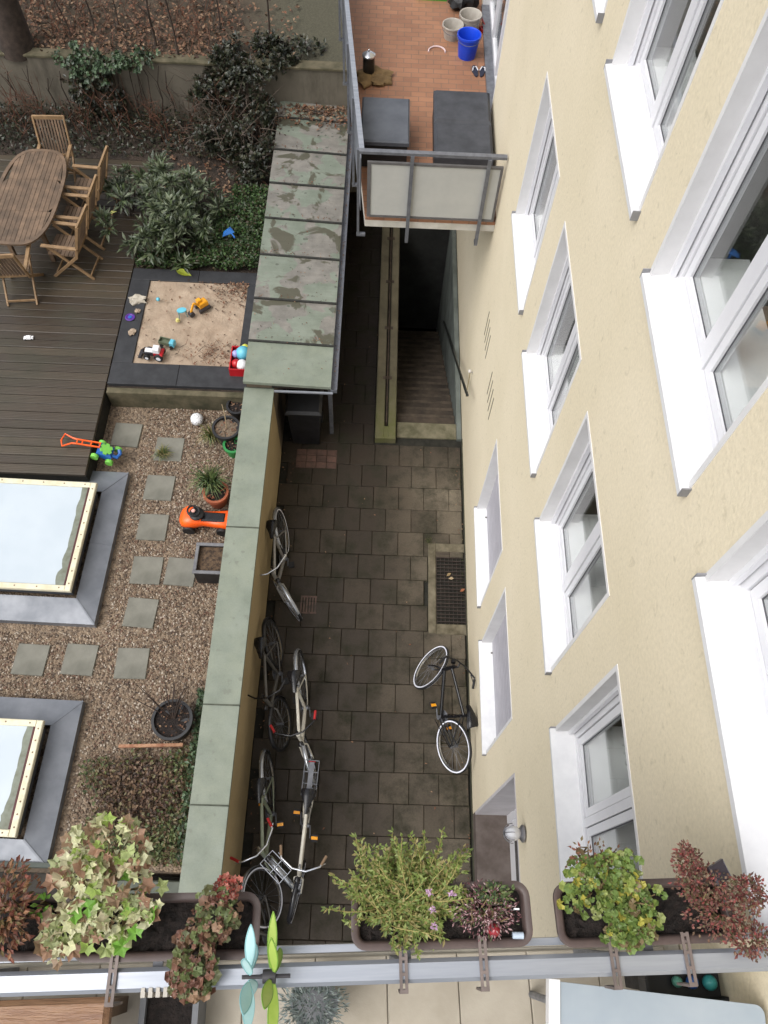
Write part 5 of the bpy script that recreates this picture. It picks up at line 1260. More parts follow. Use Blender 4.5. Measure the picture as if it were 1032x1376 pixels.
stuff(b.build('dark_ground_cover', IVYD), 'low dark ivy and leaves along the foot of the stone wall', 'ground cover')
random.seed(77)
b = MB()
for k in range(5200):
    x = U(-8.5, -1.6); y = 13.15 + abs(random.gauss(0, 1.2))
    if x > -2.6 and U(0, 1) < .75: continue
    z = ZU + 0.06 + max(0, y - 14) * .015 + 0.05 * mnoise.noise(V((x, y, 0)) * .6)
    b.leaf((x, y, z), (U(-1, 1), U(-1, 1), U(-.3, .5)), V((0, 0, 1)) + rnd_dir() * .6, U(.05, .10), U(.035, .06), .2)
for k in range(900):                                    # drifted on the far end of the copper roof and the bed
    if k < 450: x, y, z = U(-1.86, -.65), 12.95 - abs(random.gauss(0, .25)), 1.89
    else: x, y, z = U(-3.85, -2.0), U(11.0, 13.0), ZD + 0.0
    b.leaf((x, y, z + 0.01), (U(-1, 1), U(-1, 1), U(-.2, .4)), V((0, 0, 1)) + rnd_dir() * .5, U(.05, .09), U(.03, .05), .2)
stuff(b.build('leaf_litter', LITTER), 'brown dead leaves covering the bank above the stone wall', 'leaves')
b = MB()
for k in range(70):
    q = V((U(-7.5, -2.8), U(13.25, 15.2), ZU)); e = q + V((U(-.3, .3), U(-.2, .3), U(.3, .9))); b.tube([q, (q + e) / 2 + rnd_dir() * .07, e], [.006, .005, .002], 5)
    for _ in range(3): f = q + (e - q) * U(.4, .9); b.tube([f, f + V((U(-.25, .25), U(-.2, .2), U(.05, .3)))], [.004, .0015], 4)
for k in range(110):
    q = V((U(-7.4, -2.2), U(12.2, 12.95), ZD)); e = q + V((U(-.35, .35), U(-.25, .05), U(.3, 1.15))); b.tube([q, (q + e) / 2 + rnd_dir() * .08, e], [.006, .005, .002], 5)
    for _ in range(3): f = q + (e - q) * U(.3, .9); b.tube([f, f + V((U(-.25, .25), U(-.2, .1), U(.0, .3)))], [.004, .0015], 4)
stuff(b.build('undergrowth', M('redbrown_twig', srgb(108, 70, 52), srgb(84, 58, 46), 9, 0.9)), 'reddish bare undergrowth twigs on the leafy bank', 'undergrowth')

# ivy patch between the skylight and the wall at the near end
random.seed(13)
b = MB(); b2 = MB()
for k in range(6500):
    u, w_ = U(0, 1), U(0, 1); x = -3.3 + 1.42 * u; y = 0.62 + 1.35 * w_
    if y > 1.75 and x < -2.85: continue
    ed = min((1.97 - y) / .35, (x + 3.3) / .4, 1) + .55 * mnoise.noise(V((x * 2.2, y * 2.2, 5)))
    if ed < U(.15, .75): continue
    z = ZG + 0.02 + 0.11 * U(0, 1) * min(1, (1.98 - y) * 4)
    (b if ((x + 2.62) / .5) ** 2 + ((y - 1.4) / .42) ** 2 < 1 + U(-.5, .5) else b2).leaf((x, y, z), rnd_dir(-.1), V((0, 0, 1)) + rnd_dir() * .5, U(.03, .065), U(.02, .045), .15)
b_m = LEAF('ivy_patch_leaf', [srgb(96, 76, 58), srgb(80, 60, 46), srgb(110, 88, 66), srgb(70, 52, 42), srgb(90, 66, 50), srgb(100, 92, 62), srgb(58, 46, 38)], .6, .1)
stuff(b2.build('ivy_patch', LEAF('ivy_patch_green', [srgb(98, 88, 60), srgb(84, 92, 54), srgb(72, 86, 48), srgb(108, 98, 68), srgb(60, 72, 42), srgb(92, 70, 52), srgb(96, 106, 62)], .55, .15)), 'mixed green ivy ringing the brown heart of the near ivy patch', 'ground cover')
stuff(b.build('ivy_patch', b_m), 'brown withered ivy heart of the patch at the near end of the garden', 'ground cover')
b = MB()
for k in range(1300):
    x = U(-2.02, -1.86); y = U(.7, 2.6); b.leaf((x, y, ZG + U(.02, .16)), rnd_dir(-.1), V((0, 0, 1)) + rnd_dir() * .5, U(.04, .07), U(.03, .05), .15)
stuff(b.build('ivy_edge', IVYG), 'green ivy growing along the foot of the garden wall', 'ground cover')
b = MB(); b.box(-16, -3.0, -.5, -1.832, 0.545, .30); struct(b.build('lower_yard', M('dark_yard', srgb(52, 48, 42), srgb(34, 32, 28), 3, .9, .4)))
t = thing('water_butt', 'dark rectangular tank standing below the garden edge next to the wall', 'tank', (-2.35, .15, .30)); b = MB(); b.bbox(-.42, -.3, 0, .42, .3, .62, .03); b.build('tank_body', M('dark_tank', srgb(40, 42, 40), srgb(30, 32, 30), 5, .5), t); b = MB(); b.bbox(-.44, -.32, .62, .44, .32, .66, .015); b.build('tank_lid', M('greygreen_lid', srgb(74, 80, 70), srgb(60, 66, 56), 4, .6), t)
b = MB(); b.box(-16, .55, ZG - .012, -3.3, .60, ZG + .14); rl = b.build('edge_board', M('dark_edge', srgb(58, 66, 58), srgb(46, 52, 46), 5, .6)); tag(rl, 'dark green edge board along the near end of the roof garden', 'edging')

# ------------------------------------------------------------------ bicycles
WR = 0.352
def bicycle(lab, rear_px, head_px, lean, steer, fmat, fender=None, rack=False, front_rack=False, stepthru=False, band=True, seatm=None, grips=None, zr=None, sag=0.0, basket=False, reflect=True, length=1.13, barw=.29, barmat=None):
    zc = WR * math.cos(lean); A = at_z(*rear_px, zc); B = at_z(*head_px, zc)
    h = math.atan2(B.y - A.y, B.x - A.x)
    side = V((math.sin(h), -math.cos(h), 0)) * (WR * math.sin(lean))
    t = thing('bicycle', lab, 'bicycle', (A.x - side.x, A.y - side.y, 0), (lean, 0, h), 'bicycles parked in the alley')
    t.rotation_euler = Matrix.Rotation(h, 3, 'Z').__matmul__(Matrix.Rotation(lean, 3, 'X')).to_euler()
    fx = length
    bb = V((.43, 0, .28)); st = V((.27, 0, .78)); ht = V((fx - .22, 0, .86)); hb = V((fx - .175, 0, .68)); ra = V((0, 0, WR))
    b = MB(); R = .021
    b.tube([bb, st + (st - bb).normalized() * .05], R, 10); b.tube([hb, bb], R * 1.2, 10); b.tube([hb + V((.005, 0, -.03)), ht + V((-.005, 0, .03))], R * 1.25, 10)
    if stepthru: b.tube([hb + V((-.02, 0, .06)), V((.62, 0, .46)), V((.40, 0, .42))], R, 10)
    else: b.tube([ht + V((0, 0, -.03)), st + V((.01, 0, -.03))], R, 10)
    for s in (-1, 1):
        b.tube([bb + V((0, s * .03, 0)), V((.2, s * .05, .31)), ra + V((0, s * .06, 0))], .010, 8); b.tube([st + V((.02, s * .02, -.06)), V((.1, s * .055, .5)), ra + V((0, s * .06, 0))], .009, 8)
    b.build('frame', fmat, t, 50)
    # wheels: hub and spokes, with tyre and rim as their parts
    ax = (hb - ht).normalized(); piv = ht; SM = Matrix.Translation(piv) @ Matrix.Rotation(steer, 4, -ax) @ Matrix.Translation(-piv)
    I = Matrix.Identity(4); fc = V((fx, 0, WR))
    for c, mt in ((ra, I), (fc, SM)):
        b = MB(); b.lathe(c, [(.02, -.05), (.016, -.02), (.016, .02), (.02, .05)], 12, 'Y')
        for k in range(20):
            a = 2 * PI * k / 20; s = -1 if k % 2 else 1; b.tube([c + V((math.cos(a + .3 * s) * .018, s * .025, math.sin(a + .3 * s) * .018)), c + V((math.cos(a), 0, math.sin(a))) * (WR - .045)], .0016, 4, caps=False)
        wo = b.transform(mt).build('wheel', GALV, t)
        b = MB(); b.tube([c + V((math.cos(a), 0, math.sin(a))) * (WR - .022) for a in [2 * PI * k / 48 for k in range(48)]], .0235, 10, True); b.transform(mt).build('tyre', BLACK, wo, 60)
        b = MB(); b.lathe(c, [(WR - .046, -.011), (WR - .034, -.013), (WR - .034, .013), (WR - .046, .011), (WR - .046, -.011)], 48, 'Y', True); b.transform(mt).build('rim', CHROME, wo, 40)
        if band:
            b = MB()
            for s in (-1, 1): b.lathe(c, [(WR - .032, s * .0212), (WR - .014, s * .0230), (WR - .014, s * .0245), (WR - .032, s * .0228), (WR - .032, s * .0212)], 48, 'Y', True)
            b.transform(mt).build('reflective_band', M('reflective_white', srgb(236, 238, 246), srgb(226, 228, 240), 5, .3), wo, 40)
        if fender:
            rng = (RAD(-25), RAD(190)) if c is ra else (RAD(20), RAD(215))
            if c is ra: rng = (RAD(30), RAD(205))
            else: rng = (RAD(40), RAD(215)) 
            pr = [(-.028, -.012), (-.018, .002), (0, .006), (.018, .002), (.028, -.012)]
            b = MB(); n = 22; vs = []
            for k in range(n + 1):
                a = rng[0] + (rng[1] - rng[0]) * k / n
                if c is fc: a = PI - (a - PI / 2) + PI / 2 - PI / 2 + RAD(35) if False else a - RAD(15)
                for y_, dr in pr: vs.append(c + V((math.cos(a) * (WR + .016 + dr), y_, math.sin(a) * (WR + .016 + dr))))
            m = len(pr); b.add(vs, [(k * m + j, k * m + j + 1, (k + 1) * m + j + 1, (k + 1) * m + j) for k in range(n) for j in range(m - 1)])
            b.transform(mt).build('mudguard', fender, t, 60)
    b = MB(); crown = hb - (ht - hb).normalized() * .05
    for s in (-1, 1): b.tube([crown, crown + V((.02, s * .05, -.03)), V((fx - .06, s * .055, .48)), fc + V((0, s * .055, 0))], [.014, .013, .011, .008], 8)
    b.tube([hb, crown], .016, 8); b.transform(SM).build('fork', fmat, t, 50)
    hbz = .99; stem = V((fx - .24, 0, hbz)); b = MB(); b.tube([ht, V((fx - .265, 0, hbz - .02)), stem + V((.03, 0, 0))], .013, 8)
    b.tube([stem + V((-.17, -barw, -.01)), stem + V((-.05, -barw + .04, .03)), stem + V((.03, -.08, .01)), stem + V((.03, .08, .01)), stem + V((-.05, barw - .04, .03)), stem + V((-.17, barw, -.01))], .0115, 8)
    for s in (-1, 1): b.tube([stem + V((-.05, s * (barw - .045), .02)), stem + V((-.02, s * (barw - .09), 0)), stem + V((-.1, s * (barw + .01), -.025))], .006, 6)
    hbar = b.transform(SM).build('handlebar', barmat or CHROME, t, 50)
    for s in (-1, 1):
        b = MB(); b.tube([stem + V((-.07, s * (barw - .032), .024)), stem + V((-.18, s * barw * 1.01, -.014))], .0165, 8); b.transform(SM).build('grip', grips or BLACK, hbar, 50)
    b = MB(); b.lathe(V((fx - .12, 0, .84)), [(.03, -.02), (.038, .02), (.03, .035), (0, .037)], 14, 'X'); b.transform(SM).build('headlight', BLACKP, t, 40)
    b = MB(); sx = st.x - .05; sz = .90
    pl_ = [(-.14, .085, .0), (-.12, .095, .015), (-.05, .08, .015), (.03, .045, .01), (.10, .025, .005), (.15, .018, -.005)]; m = 9; vs = []
    for x, w_, dz in pl_:
        for k in range(m): yy = w_ * math.cos(PI * k / (m - 1)); vs.append((sx + x, yy, sz + dz + .02 - .055 * (abs(yy) / .1) ** 2 - (.02 if k in (0, m - 1) else 0)))
    b.add(vs, [(i * m + k, i * m + k + 1, (i + 1) * m + k + 1, (i + 1) * m + k) for i in range(len(pl_) - 1) for k in range(m - 1)]); nb = len(b.v)
    b.add([(x, y, z - .03) for x, y, z in b.v[:nb]], [(i * m + k, (i + 1) * m + k, (i + 1) * m + k + 1, i * m + k + 1) for i in range(len(pl_) - 1) for k in range(m - 1)])
    b.tube([(st.x, 0, st.z), (sx + .02, 0, sz - .02)], .0135, 8); b.build('saddle', seatm or BLACKP, t, 60)
    b = MB(); b.lathe(bb, [(.085, .045), (.09, .048), (.085, .051), (.03, .051), (.03, -.05)], 24, 'Y')
    for s, a in ((1, .5), (-1, .5 + PI)):
        e = bb + V((math.cos(a) * .17, s * .075, math.sin(a) * .17)); b.tube([bb + V((0, s * .06, 0)), e], .010, 7)
    ck = b.build('crank', GALV, t, 40)
    for s, a in ((1, .5), (-1, .5 + PI)):
        e = bb + V((math.cos(a) * .17, s * .075, math.sin(a) * .17)); b = MB(); b.bbox(e.x - .045, e.y + s * .055 - .042, e.z - .012, e.x + .045, e.y + s * .055 + .042, e.z + .012, .004); pd = b.build('pedal', BLACK, ck)
    b = MB()
    for z0 in (.04, -.04): b.bar((bb.x, .048, bb.z + z0 * 2), (0, .048, WR + z0), .006, .01)
    b.build('chain', BLACKP, t)
    if reflect:
        b = MB()
        for s, a in ((1, .5), (-1, .5 + PI)):
            e = bb + V((math.cos(a) * .17, s * .075, math.sin(a) * .17)); b.box(e.x - .018, e.y + s * .055 - .04, e.z + .0125, e.x + .018, e.y + s * .055 + .04, e.z + .017)
        b.build('reflector', M('amber_reflector', srgb(255, 176, 40), srgb(255, 160, 24), 5, .25), ck)
    if rack:
        b = MB()
        for y in (-.065, .065): b.tube([(.14, y * 1.35, .76), (-.28, y * 1.35, .76)], .006, 6)
        for x in (.14, .0, -.14, -.28): b.tube([(x, -.088, .76), (x, .088, .76)], .007, 6)
        b.box(-.26, -.03, .758, .10, .03, .768)
        for s in (-1, 1): b.tube([(-.02, s * .085, .76), (0, s * .06, WR)], .006, 6); b.tube([(-.18, s * .085, .76), (0, s * .06, WR)], .005, 6)
        b.build('rack', GALV, t, 40); b = MB(); b.box(-.29, -.04, .68, -.27, .04, .72); b.build('tail_light', M('red_reflector', srgb(190, 20, 24), rough=.25), t)
    if front_rack:
        b = MB(); x0, x1, z = fx - .16, fx + .16, .74
        for y in (-.10, -.035, .035, .10): b.tube([(x0, y, z), (x1, y, z)], .006, 6)
        for x in (x0, (x0 + x1) / 2, x1): b.tube([(x, -.10, z), (x, .10, z)], .006, 6)
        for s in (-1, 1): b.tube([(fx, s * .10, z), (fx, s * .06, WR)], .005, 6)
        b.transform(SM).build('front_rack', CHROME, t, 40)
    b = MB(); b.tube([(.3, -.04, .27), (.22, -.13, .03)], .007, 6); b.build('kickstand', GALV, t)
    return t
SILV = M('silver_bike_paint', srgb(168, 166, 162), srgb(150, 148, 146), 9, .3, metal=.5)
CREAMF = M('cream_bike_paint', srgb(206, 202, 190), srgb(194, 190, 178), 9, .3)
CELADON = M('celadon_bike_paint', srgb(140, 148, 128), srgb(126, 134, 116), 9, .32)
GREYF = M('grey_bike_paint', srgb(104, 102, 98), srgb(90, 88, 86), 9, .35, metal=.3)
SGUARD = M('silver_mudguard', srgb(176, 180, 186), srgb(160, 164, 170), 9, .25, metal=.7)
BGUARD = M('black_mudguard', srgb(30, 31, 36), srgb(24, 25, 29), 9, .3)
TANG = M('tan_grip', srgb(140, 116, 92), rough=.6); REDG = M('red_grip', srgb(170, 34, 36), rough=.5)
bicycle('black bicycle on its own leaning against the cream building wall', (610, 1003), (574, 893), RAD(29), RAD(-38), BLACKP, None, False, barw=.30, barmat=BLACKP)
bicycle('silver grey bicycle with bright mudguards, farthest back along the ochre wall', (378, 714), (384, 826), RAD(12), RAD(30), SILV, SGUARD, barw=.30, reflect=False)
bicycle('dark bicycle with black saddle tight against the ochre wall', (367, 864), (379, 984), RAD(16), RAD(-10), GREYF, BGUARD, band=False, reflect=False, barw=.30, barmat=BLACKP)
bicycle('cream framed bicycle with silver mudguards standing clear of the wall', (405, 908), (414, 1016), RAD(9), RAD(10), CREAMF, SGUARD, band=False, reflect=False, grips=REDG, barmat=BLACKP)
bicycle('cream bicycle with wide black rear rack and tan grips, nearest the middle of the alley', (416, 1060), (401, 1190), RAD(-3), RAD(-8), CREAMF, BGUARD, rack=True, grips=TANG, length=1.2, barw=.27)
bicycle('pale green bicycle with silver mudguards and a front rack beside the ochre wall', (360, 1046), (366, 1160), RAD(8), RAD(42), CELADON, SGUARD, front_rack=True, band=False, grips=REDG)
bicycle('bicycle slumped low against the wall end, mostly hidden behind the red flower box', (352, 1206), (362, 1300), RAD(38), RAD(10), GREYF, SGUARD, band=True, reflect=False)

# ------------------------------------------------------------------ near balcony below the camera
NB_R = RAD(2.9); NBO = V((-0.03, -0.115, 6.95))
nb = thing('balcony', 'near balcony with grey rail and beige paving tiles along the bottom of the view', 'balcony', NBO, (0, 0, NB_R))
NBM = Matrix.Translation(NBO) @ Matrix.Rotation(NB_R, 4, 'Z'); NBI = NBM.inverted()
def nbl(px, py, z): return NBI @ at_z(px, py, z)
b = MB(); b.box(-2.6, -1.6, -.22, 1.515, .03, -.03); b.build('slab', M('balcony_slab', srgb(176, 170, 158), srgb(160, 154, 142), 4, .85), nb)
b = MB(); x = -2.6 + .05; 
tl = nbl(521, 1330, 6.95).x
k0 = int((-2.5 - tl) / .315) - 1
for k in range(k0, 14):
    for j in range(-6, 1):
        xa = tl + .315 * k; xb = xa + .312; ya = -.315 + .315 * j + .02; yb = ya + .312
        xa = max(xa, -2.59); xb = min(xb, 1.46)
        if xb - xa < .03 or ya < -1.6: continue
        b.bbox(xa, ya, -.04, xb, min(yb, .02), U(-.001, .001), .004)
b.build('tiled_floor', M('beige_tile', srgb(168, 160, 146), srgb(152, 144, 130), 3, .75, .2, 60, island=.05), nb)
RZl = 8.0 - 6.95
b = MB(); b.bbox(-2.6, -.040, RZl - .03, 1.50, .030, RZl, .012); b.build('handrail', ALU_RAIL, nb)
b = MB(); b.box(-2.6, .055, RZl - .085, 1.50, .078, RZl - .055); b.build('lower_rail', ALU_RAIL, nb)
for x in (-2.3, -1.45, -.62, .21, 1.04):
    b = MB(); b.box(x - .02, -.018, 0.0, x + .02, .018, RZl - .03); b.box(x - .016, .018, RZl - .08, x + .016, .055, RZl - .06); b.build('post', GALV, nb)
b = MB(); b.box(-2.6, .056, .06, 1.50, .070, RZl - .12); b.build('railing_panel', PANEL, nb)

def roundrect(w, d, r, n=5):
    pts = []
    for cx, cy, a0 in ((w / 2 - r, d / 2 - r, 0), (-w / 2 + r, d / 2 - r, PI / 2), (-w / 2 + r, -d / 2 + r, PI), (w / 2 - r, -d / 2 + r, 1.5 * PI)):
        for k in range(n + 1): a = a0 + PI / 2 * k / n; pts.append((cx + r * math.cos(a), cy + r * math.sin(a)))
    return pts
def flower_box(lab, cx, cy, rz, w, d, brackets):
    t = thing('flower_box', lab, 'flower box', (cx, cy, 7.84), (0, 0, rz), 'brown flower boxes on the balcony rail')
    H = .16; prof = [(-.045, 0.0), (-.018, H - .03), (0.004, H - .028), (0.006, H), (-.012, H + .002), (-.020, H - .005), (-.024, H - .03)]
    rings = [roundrect(w + 2 * e, d + 2 * e, .045 + e) for e, z in prof]; n = len(rings[0])
    vs = [(x, y, z) for (e, z), r in zip(prof, rings) for x, y in r]; m = len(prof)
    b = MB(); b.add(vs, [(i * n + k, i * n + (k + 1) % n, (i + 1) * n + (k + 1) % n, (i + 1) * n + k) for i in range(m - 1) for k in range(n)] + [tuple(range(n))[::-1]])
    b.build('box', BROWNP, t, 50)
    b = MB(); nx, ny = 30, 10; vs = []; iw, id_ = w - .046, d - .046
    for j in range(ny + 1):
        for i in range(nx + 1): vs.append((-iw / 2 + iw * i / nx, -id_ / 2 + id_ * j / ny, H - .035 + U(-.008, .012)))
    b.add(vs, [(j * (nx + 1) + i, j * (nx + 1) + i + 1, (j + 1) * (nx + 1) + i + 1, (j + 1) * (nx + 1) + i) for j in range(ny) for i in range(nx)]); b.build('soil', SOIL, t)
    for x in brackets:
        b = MB(); yb = -d / 2
        for s in (-1, 1): b.box(x + s * .009 - .005, yb - .125, H + .006, x + s * .009 + .005, yb + .03, H + .011)
        for yy in (yb + .022, yb - .03, yb - .075, yb - .122): b.box(x - .014, yy - .005, H + .0055, x + .014, yy + .005, H + .0115)
        b.box(x - .014, yb - .13, .05, x + .014, yb - .122, H + .0055); b.box(x - .012, yb - .002, -.01, x + .012, yb + .006, H + .005); b.box(x - .012, yb + .006, -.012, x + .012, d / 2 - .02, -.004)
        b.build('bracket', M('bracket_brown', srgb(120, 108, 104), srgb(96, 86, 82), 9, .5, metal=.3), t)
    return t
TB = 7.84 + .16
def mid(ps): s = V((0, 0, 0)); [s.__iadd__(at_z(x, y, TB)) for x, y in ps]; return s / len(ps)
c0 = at_z(89, 1249, TB); c1 = mid([(107, 1205), (340, 1198), (346, 1290), (106, 1290)]); c2 = mid([(478, 1187), (703, 1182), (709, 1270), (482, 1283)]); c3 = mid([(743, 1188), (960, 1178), (1000, 1262), (760, 1275)])
random.seed(17)
box0 = flower_box('brown flower box cut off by the left edge with dry reddish plants', c0.x - .30, c0.y, .035, .60, .19, (-.02,))
box1 = flower_box('brown flower box with the pale variegated ivy and the red leaved geranium', c1.x, c1.y, .04, .60, .19, (-.16, ))
box2 = flower_box('brown flower box with the big light green feathery plant', c2.x, c2.y, .045, .60, .19, (-.135, .13))
box3 = flower_box('brown flower box nearest the cream wall with yellow green and dark red plants', c3.x, c3.y, .055, .60, .19, (-.13, .12))
def cluster(name, lab, c, rad, n, L, mat, kind='lobed', stem=18, zs=.6, lobes=5, deep=.3, stemmat=None, W=.5, cat='plant', blobs=None, cup=.18):
    t = thing(name, lab, cat, c); b = MB(); tips = []
    for k in range(n):
        cc, rr = random.choice(blobs) if blobs else ((0, 0, 0), rad)
        d = rnd_dir(-.3); p = V(cc) + V((d.x * rr[0], d.y * rr[1], d.z * rr[2])) * U(.3, 1.0); tips.append(p)
        nd = (V((d.x, d.y, d.z * .3)) + rnd_dir() * .7).normalized()
        if kind == 'lobed': b.lobed(p, nd, V((0, 0, 1)) + rnd_dir() * .45, L * U(.6, 1.25), lobes, deep, cup)
        else: b.leaf(p, nd, V((0, 0, 1)) + rnd_dir() * .5, L * U(.6, 1.25), L * W * U(.7, 1.2), .2, .15)
    b.build('leaves', mat, t)
    b = MB(); z0 = TB - .03 - c[2]
    for k in range(stem):
        e = random.choice(tips); s = V((max(-.12, min(.12, e.x * .4)), max(-.06, min(.06, e.y * .2)), z0)); b.tube([s, (s + e) / 2 + V((0, 0, .03)) + rnd_dir() * .02, e], [.0035, .003, .0015], 5)
    b.build('stem', stemmat or M('plant_stem', srgb(120, 104, 70), srgb(96, 80, 54), 20, .8), t); return t
def pl_(px, py, dz): q = at_z(px, py, TB + dz); return q
DRY = LEAF('dry_red_leaf', [srgb(116, 76, 54), srgb(96, 64, 48), srgb(136, 98, 68), srgb(104, 90, 56), srgb(84, 56, 42), srgb(122, 70, 56)], .6, .2)
q = pl_(8, 1222, .08); cluster('dry_plant', 'dry reddish brown plant in the flower box at the left edge', q, (.10, .15, .11), 520, .026, DRY, 'leaf', 30)
VAR = LEAF('variegated_leaf', [srgb(206, 206, 164), srgb(192, 196, 150), srgb(206, 204, 170), srgb(162, 174, 116), srgb(188, 178, 146), srgb(146, 168, 86), srgb(160, 126, 104), srgb(190, 190, 154), srgb(140, 116, 92), srgb(172, 180, 134)], .5, .3)
q = pl_(138, 1195, .10); cluster('variegated_ivy', 'big pale cream and green variegated ivy spilling over the left flower box', q, (.18, .19, .12), 10, .058, VAR, 'lobed', 22, blobs=None) if False else None
vi = cluster('variegated_ivy', 'big pale cream and green variegated ivy spilling over the left flower box', q, (.15, .17, .12), 360, .046, VAR, 'lobed', 24, lobes=5, deep=.34, cup=.22, blobs=[((.0, .14, .03), (.13, .08, .06)), ((-.07, .06, 0), (.10, .09, .08)), ((.08, .0, -.01), (.11, .12, .08)), ((.03, -.08, -.03), (.13, .08, .06)), ((-.12, -.13, -.06), (.07, .07, .05))])
for px, py in ((110, 1222), (92, 1232), (172, 1238), (186, 1262), (172, 1270), (200, 1230), (160, 1180)):
    p = at_z(px, py, TB + .10) - q; b = MB(); b.lobed(p, rnd_dir(-.1), V((0, 0, 1)) + rnd_dir() * .3, .052, 5, .25)
    b.build('fresh_leaf', LEAF('fresh_ivy', [srgb(132, 176, 66), srgb(114, 162, 62)], .5, .35), vi)
q = pl_(58, 1215, .02); cluster('seedling', 'tiny green seedling at the right end of the leftmost flower box', q, (.03, .03, .02), 26, .025, LEAF('fresh_ivy', []), 'leaf', 4)
GERR = LEAF('bronze_geranium', [srgb(112, 84, 66), srgb(94, 96, 62), srgb(126, 90, 74), srgb(82, 86, 56), srgb(140, 112, 88), srgb(104, 114, 70), srgb(114, 80, 68), srgb(92, 104, 64)], .55, .2)
q = pl_(276, 1250, .09); cluster('geranium', 'bronze and olive geranium hanging over the rail from the left flower box', q, (.12, .17, .1), 420, .027, GERR, 'lobed', 20, lobes=5, deep=.18, blobs=[((.03, .05, .02), (.07, .09, .06)), ((-.02, -.06, -.01), (.085, .09, .06)), ((-.03, -.14, -.04), (.07, .05, .05))])
q = pl_(308, 1195, .12); cluster('red_leaves', 'bright red leaved sprig at the tip of the bronze geranium', q, (.045, .035, .025), 45, .022, LEAF('bright_red_leaf', [srgb(166, 78, 68), srgb(140, 66, 58), srgb(176, 110, 96), srgb(124, 80, 66)], .5, .3), 'lobed', 6, lobes=5, deep=.35)
# feathery plant: many curved sprays
q = pl_(548, 1212, .0); t = thing('feathery_plant', 'big light green feathery plant sprawling out of the middle flower box', 'plant', (q.x, q.y, TB - .03))
FE = LEAF('feather_leaf', [srgb(116, 132, 66), srgb(134, 150, 80), srgb(96, 112, 54), srgb(148, 160, 96), srgb(138, 136, 80), srgb(108, 126, 60), srgb(152, 140, 92)], .55, .35)
b = MB(); sb_ = MB()
for k in range(230):
    a = random.choice((U(0, 2 * PI), random.gauss(PI * .5, .8))); l = U(.10, .235) * (1.18 if k % 9 == 0 else .95) * (1.0 if math.sin(a) > -.2 else .75)
    s0 = V((U(-.11, .10), U(-.06, .05), 0)); d = V((math.cos(a) * .95, math.sin(a) * .85, U(.35, 1.2)))
    pts = [s0 + d * l * s - V((0, 0, 1)) * l * .55 * s * s + V((.01 * math.sin(s * 5 + k), .01 * math.cos(s * 4 + k), 0)) for s in (0, .25, .5, .75, 1)]
    sb_.tube(pts, [.0022, .002, .0017, .0014, .001], 4, caps=False)
    for s in range(17):
        u = .25 + .75 * s / 16; i = min(3, int(u * 4)); p = pts[i].lerp(pts[i + 1], u * 4 - i)
        for e in (-1, 1): b.leaf(p, (pts[4] - pts[0]).normalized() * .6 + rnd_dir() * .9, V((0, 0, 1)) + rnd_dir() * .4, U(.012, .027), U(.006, .010), .1)
b.build('leaves', FE, t); sb_.build('stem', M('straw_stem', srgb(158, 148, 92), srgb(132, 120, 72), 20, .8), t)
PINK = M('pink_petal', srgb(188, 156, 184), srgb(170, 136, 166), 30, .6)
for i, (px, py, lab) in enumerate(((582, 1222, 'pink flower head low on the right of the feathery plant'), (608, 1200, 'pink flower head at the right edge of the feathery plant, highest up'), (577, 1200, 'pale pink flower head inside the feathery plant'), (583, 1245, 'small pink flower head by the bracket under the feathery plant'))):
    q = at_z(px, py, TB + .14); b = MB()
    for k in range(26): b.leaf(rnd_dir(0) * .008, rnd_dir(0.0), rnd_dir(), U(.008, .014), .006, .1)
    s = b.build('flower', PINK); s.location = q; tag(s, lab, 'flower', 'pink flowers on the feathery plant')
HEA = LEAF('heather_leaf', [srgb(104, 62, 68), srgb(84, 46, 50), srgb(150, 116, 118), srgb(74, 84, 52), srgb(120, 78, 82), srgb(60, 44, 42), srgb(176, 150, 150)], .6, .15)
q = pl_(652, 1222, .04); cluster('heather', 'dusky pink and brown heather in the right half of the middle flower box', q, (.12, .09, .05), 900, .014, HEA, 'leaf', 30, W=.35)
q = pl_(665, 1200, .05); cluster('cress_plant', 'small fresh green leaves behind the heather', q, (.07, .03, .03), 160, .018, G1, 'leaf', 8)
q = pl_(664, 1250, .03); b = MB(); b.ball((0, 0, 0), .022, 14); s = b.build('glass_ball', M('ruby_glass', srgb(140, 40, 48), rough=.08), None, 60); s.location = q; tag(s, 'small shiny ruby ball lying among the heather', 'ornament')
q = pl_(696, 1257, .01); b = MB(); b.tube([(-.018, 0, 0), (.018, 0, 0)], .011, 12); s = b.build('bottle_cap', M('pale_blue_plastic', srgb(176, 190, 206), rough=.4), None, 40); s.location = q; tag(s, 'tiny pale blue cylinder in the right corner of the middle flower box', 'cap')
q = pl_(691, 1222, .03); b = MB(); b.box(-.004, -.002, -.05, .004, .002, .03); b.box(-.008, -.0025, .03, .008, .0025, .05); s = b.build('plant_tag', TWH); s.location = q; tag(s, 'thin white plant tag standing in the right end of the middle flower box', 'plant tag')
GEY = LEAF('yellowgreen_geranium', [srgb(122, 140, 68), srgb(106, 128, 62), srgb(138, 150, 78), srgb(98, 120, 58), srgb(166, 160, 72), srgb(92, 114, 56), srgb(136, 144, 88), srgb(124, 108, 78), srgb(112, 132, 70), srgb(104, 126, 64)], .5, .3)
q = pl_(818, 1205, .07); cluster('geranium', 'yellow green geranium with round scalloped leaves in the right flower box', q, (.16, .12, .08), 560, .026, GEY, 'lobed', 26, lobes=6, deep=.14, blobs=[((-.04, .02, 0), (.15, .09, .07)), ((.08, -.02, 0), (.11, .08, .06)), ((0, .08, .03), (.13, .06, .04)), ((.06, -.10, -.02), (.08, .05, .04))])
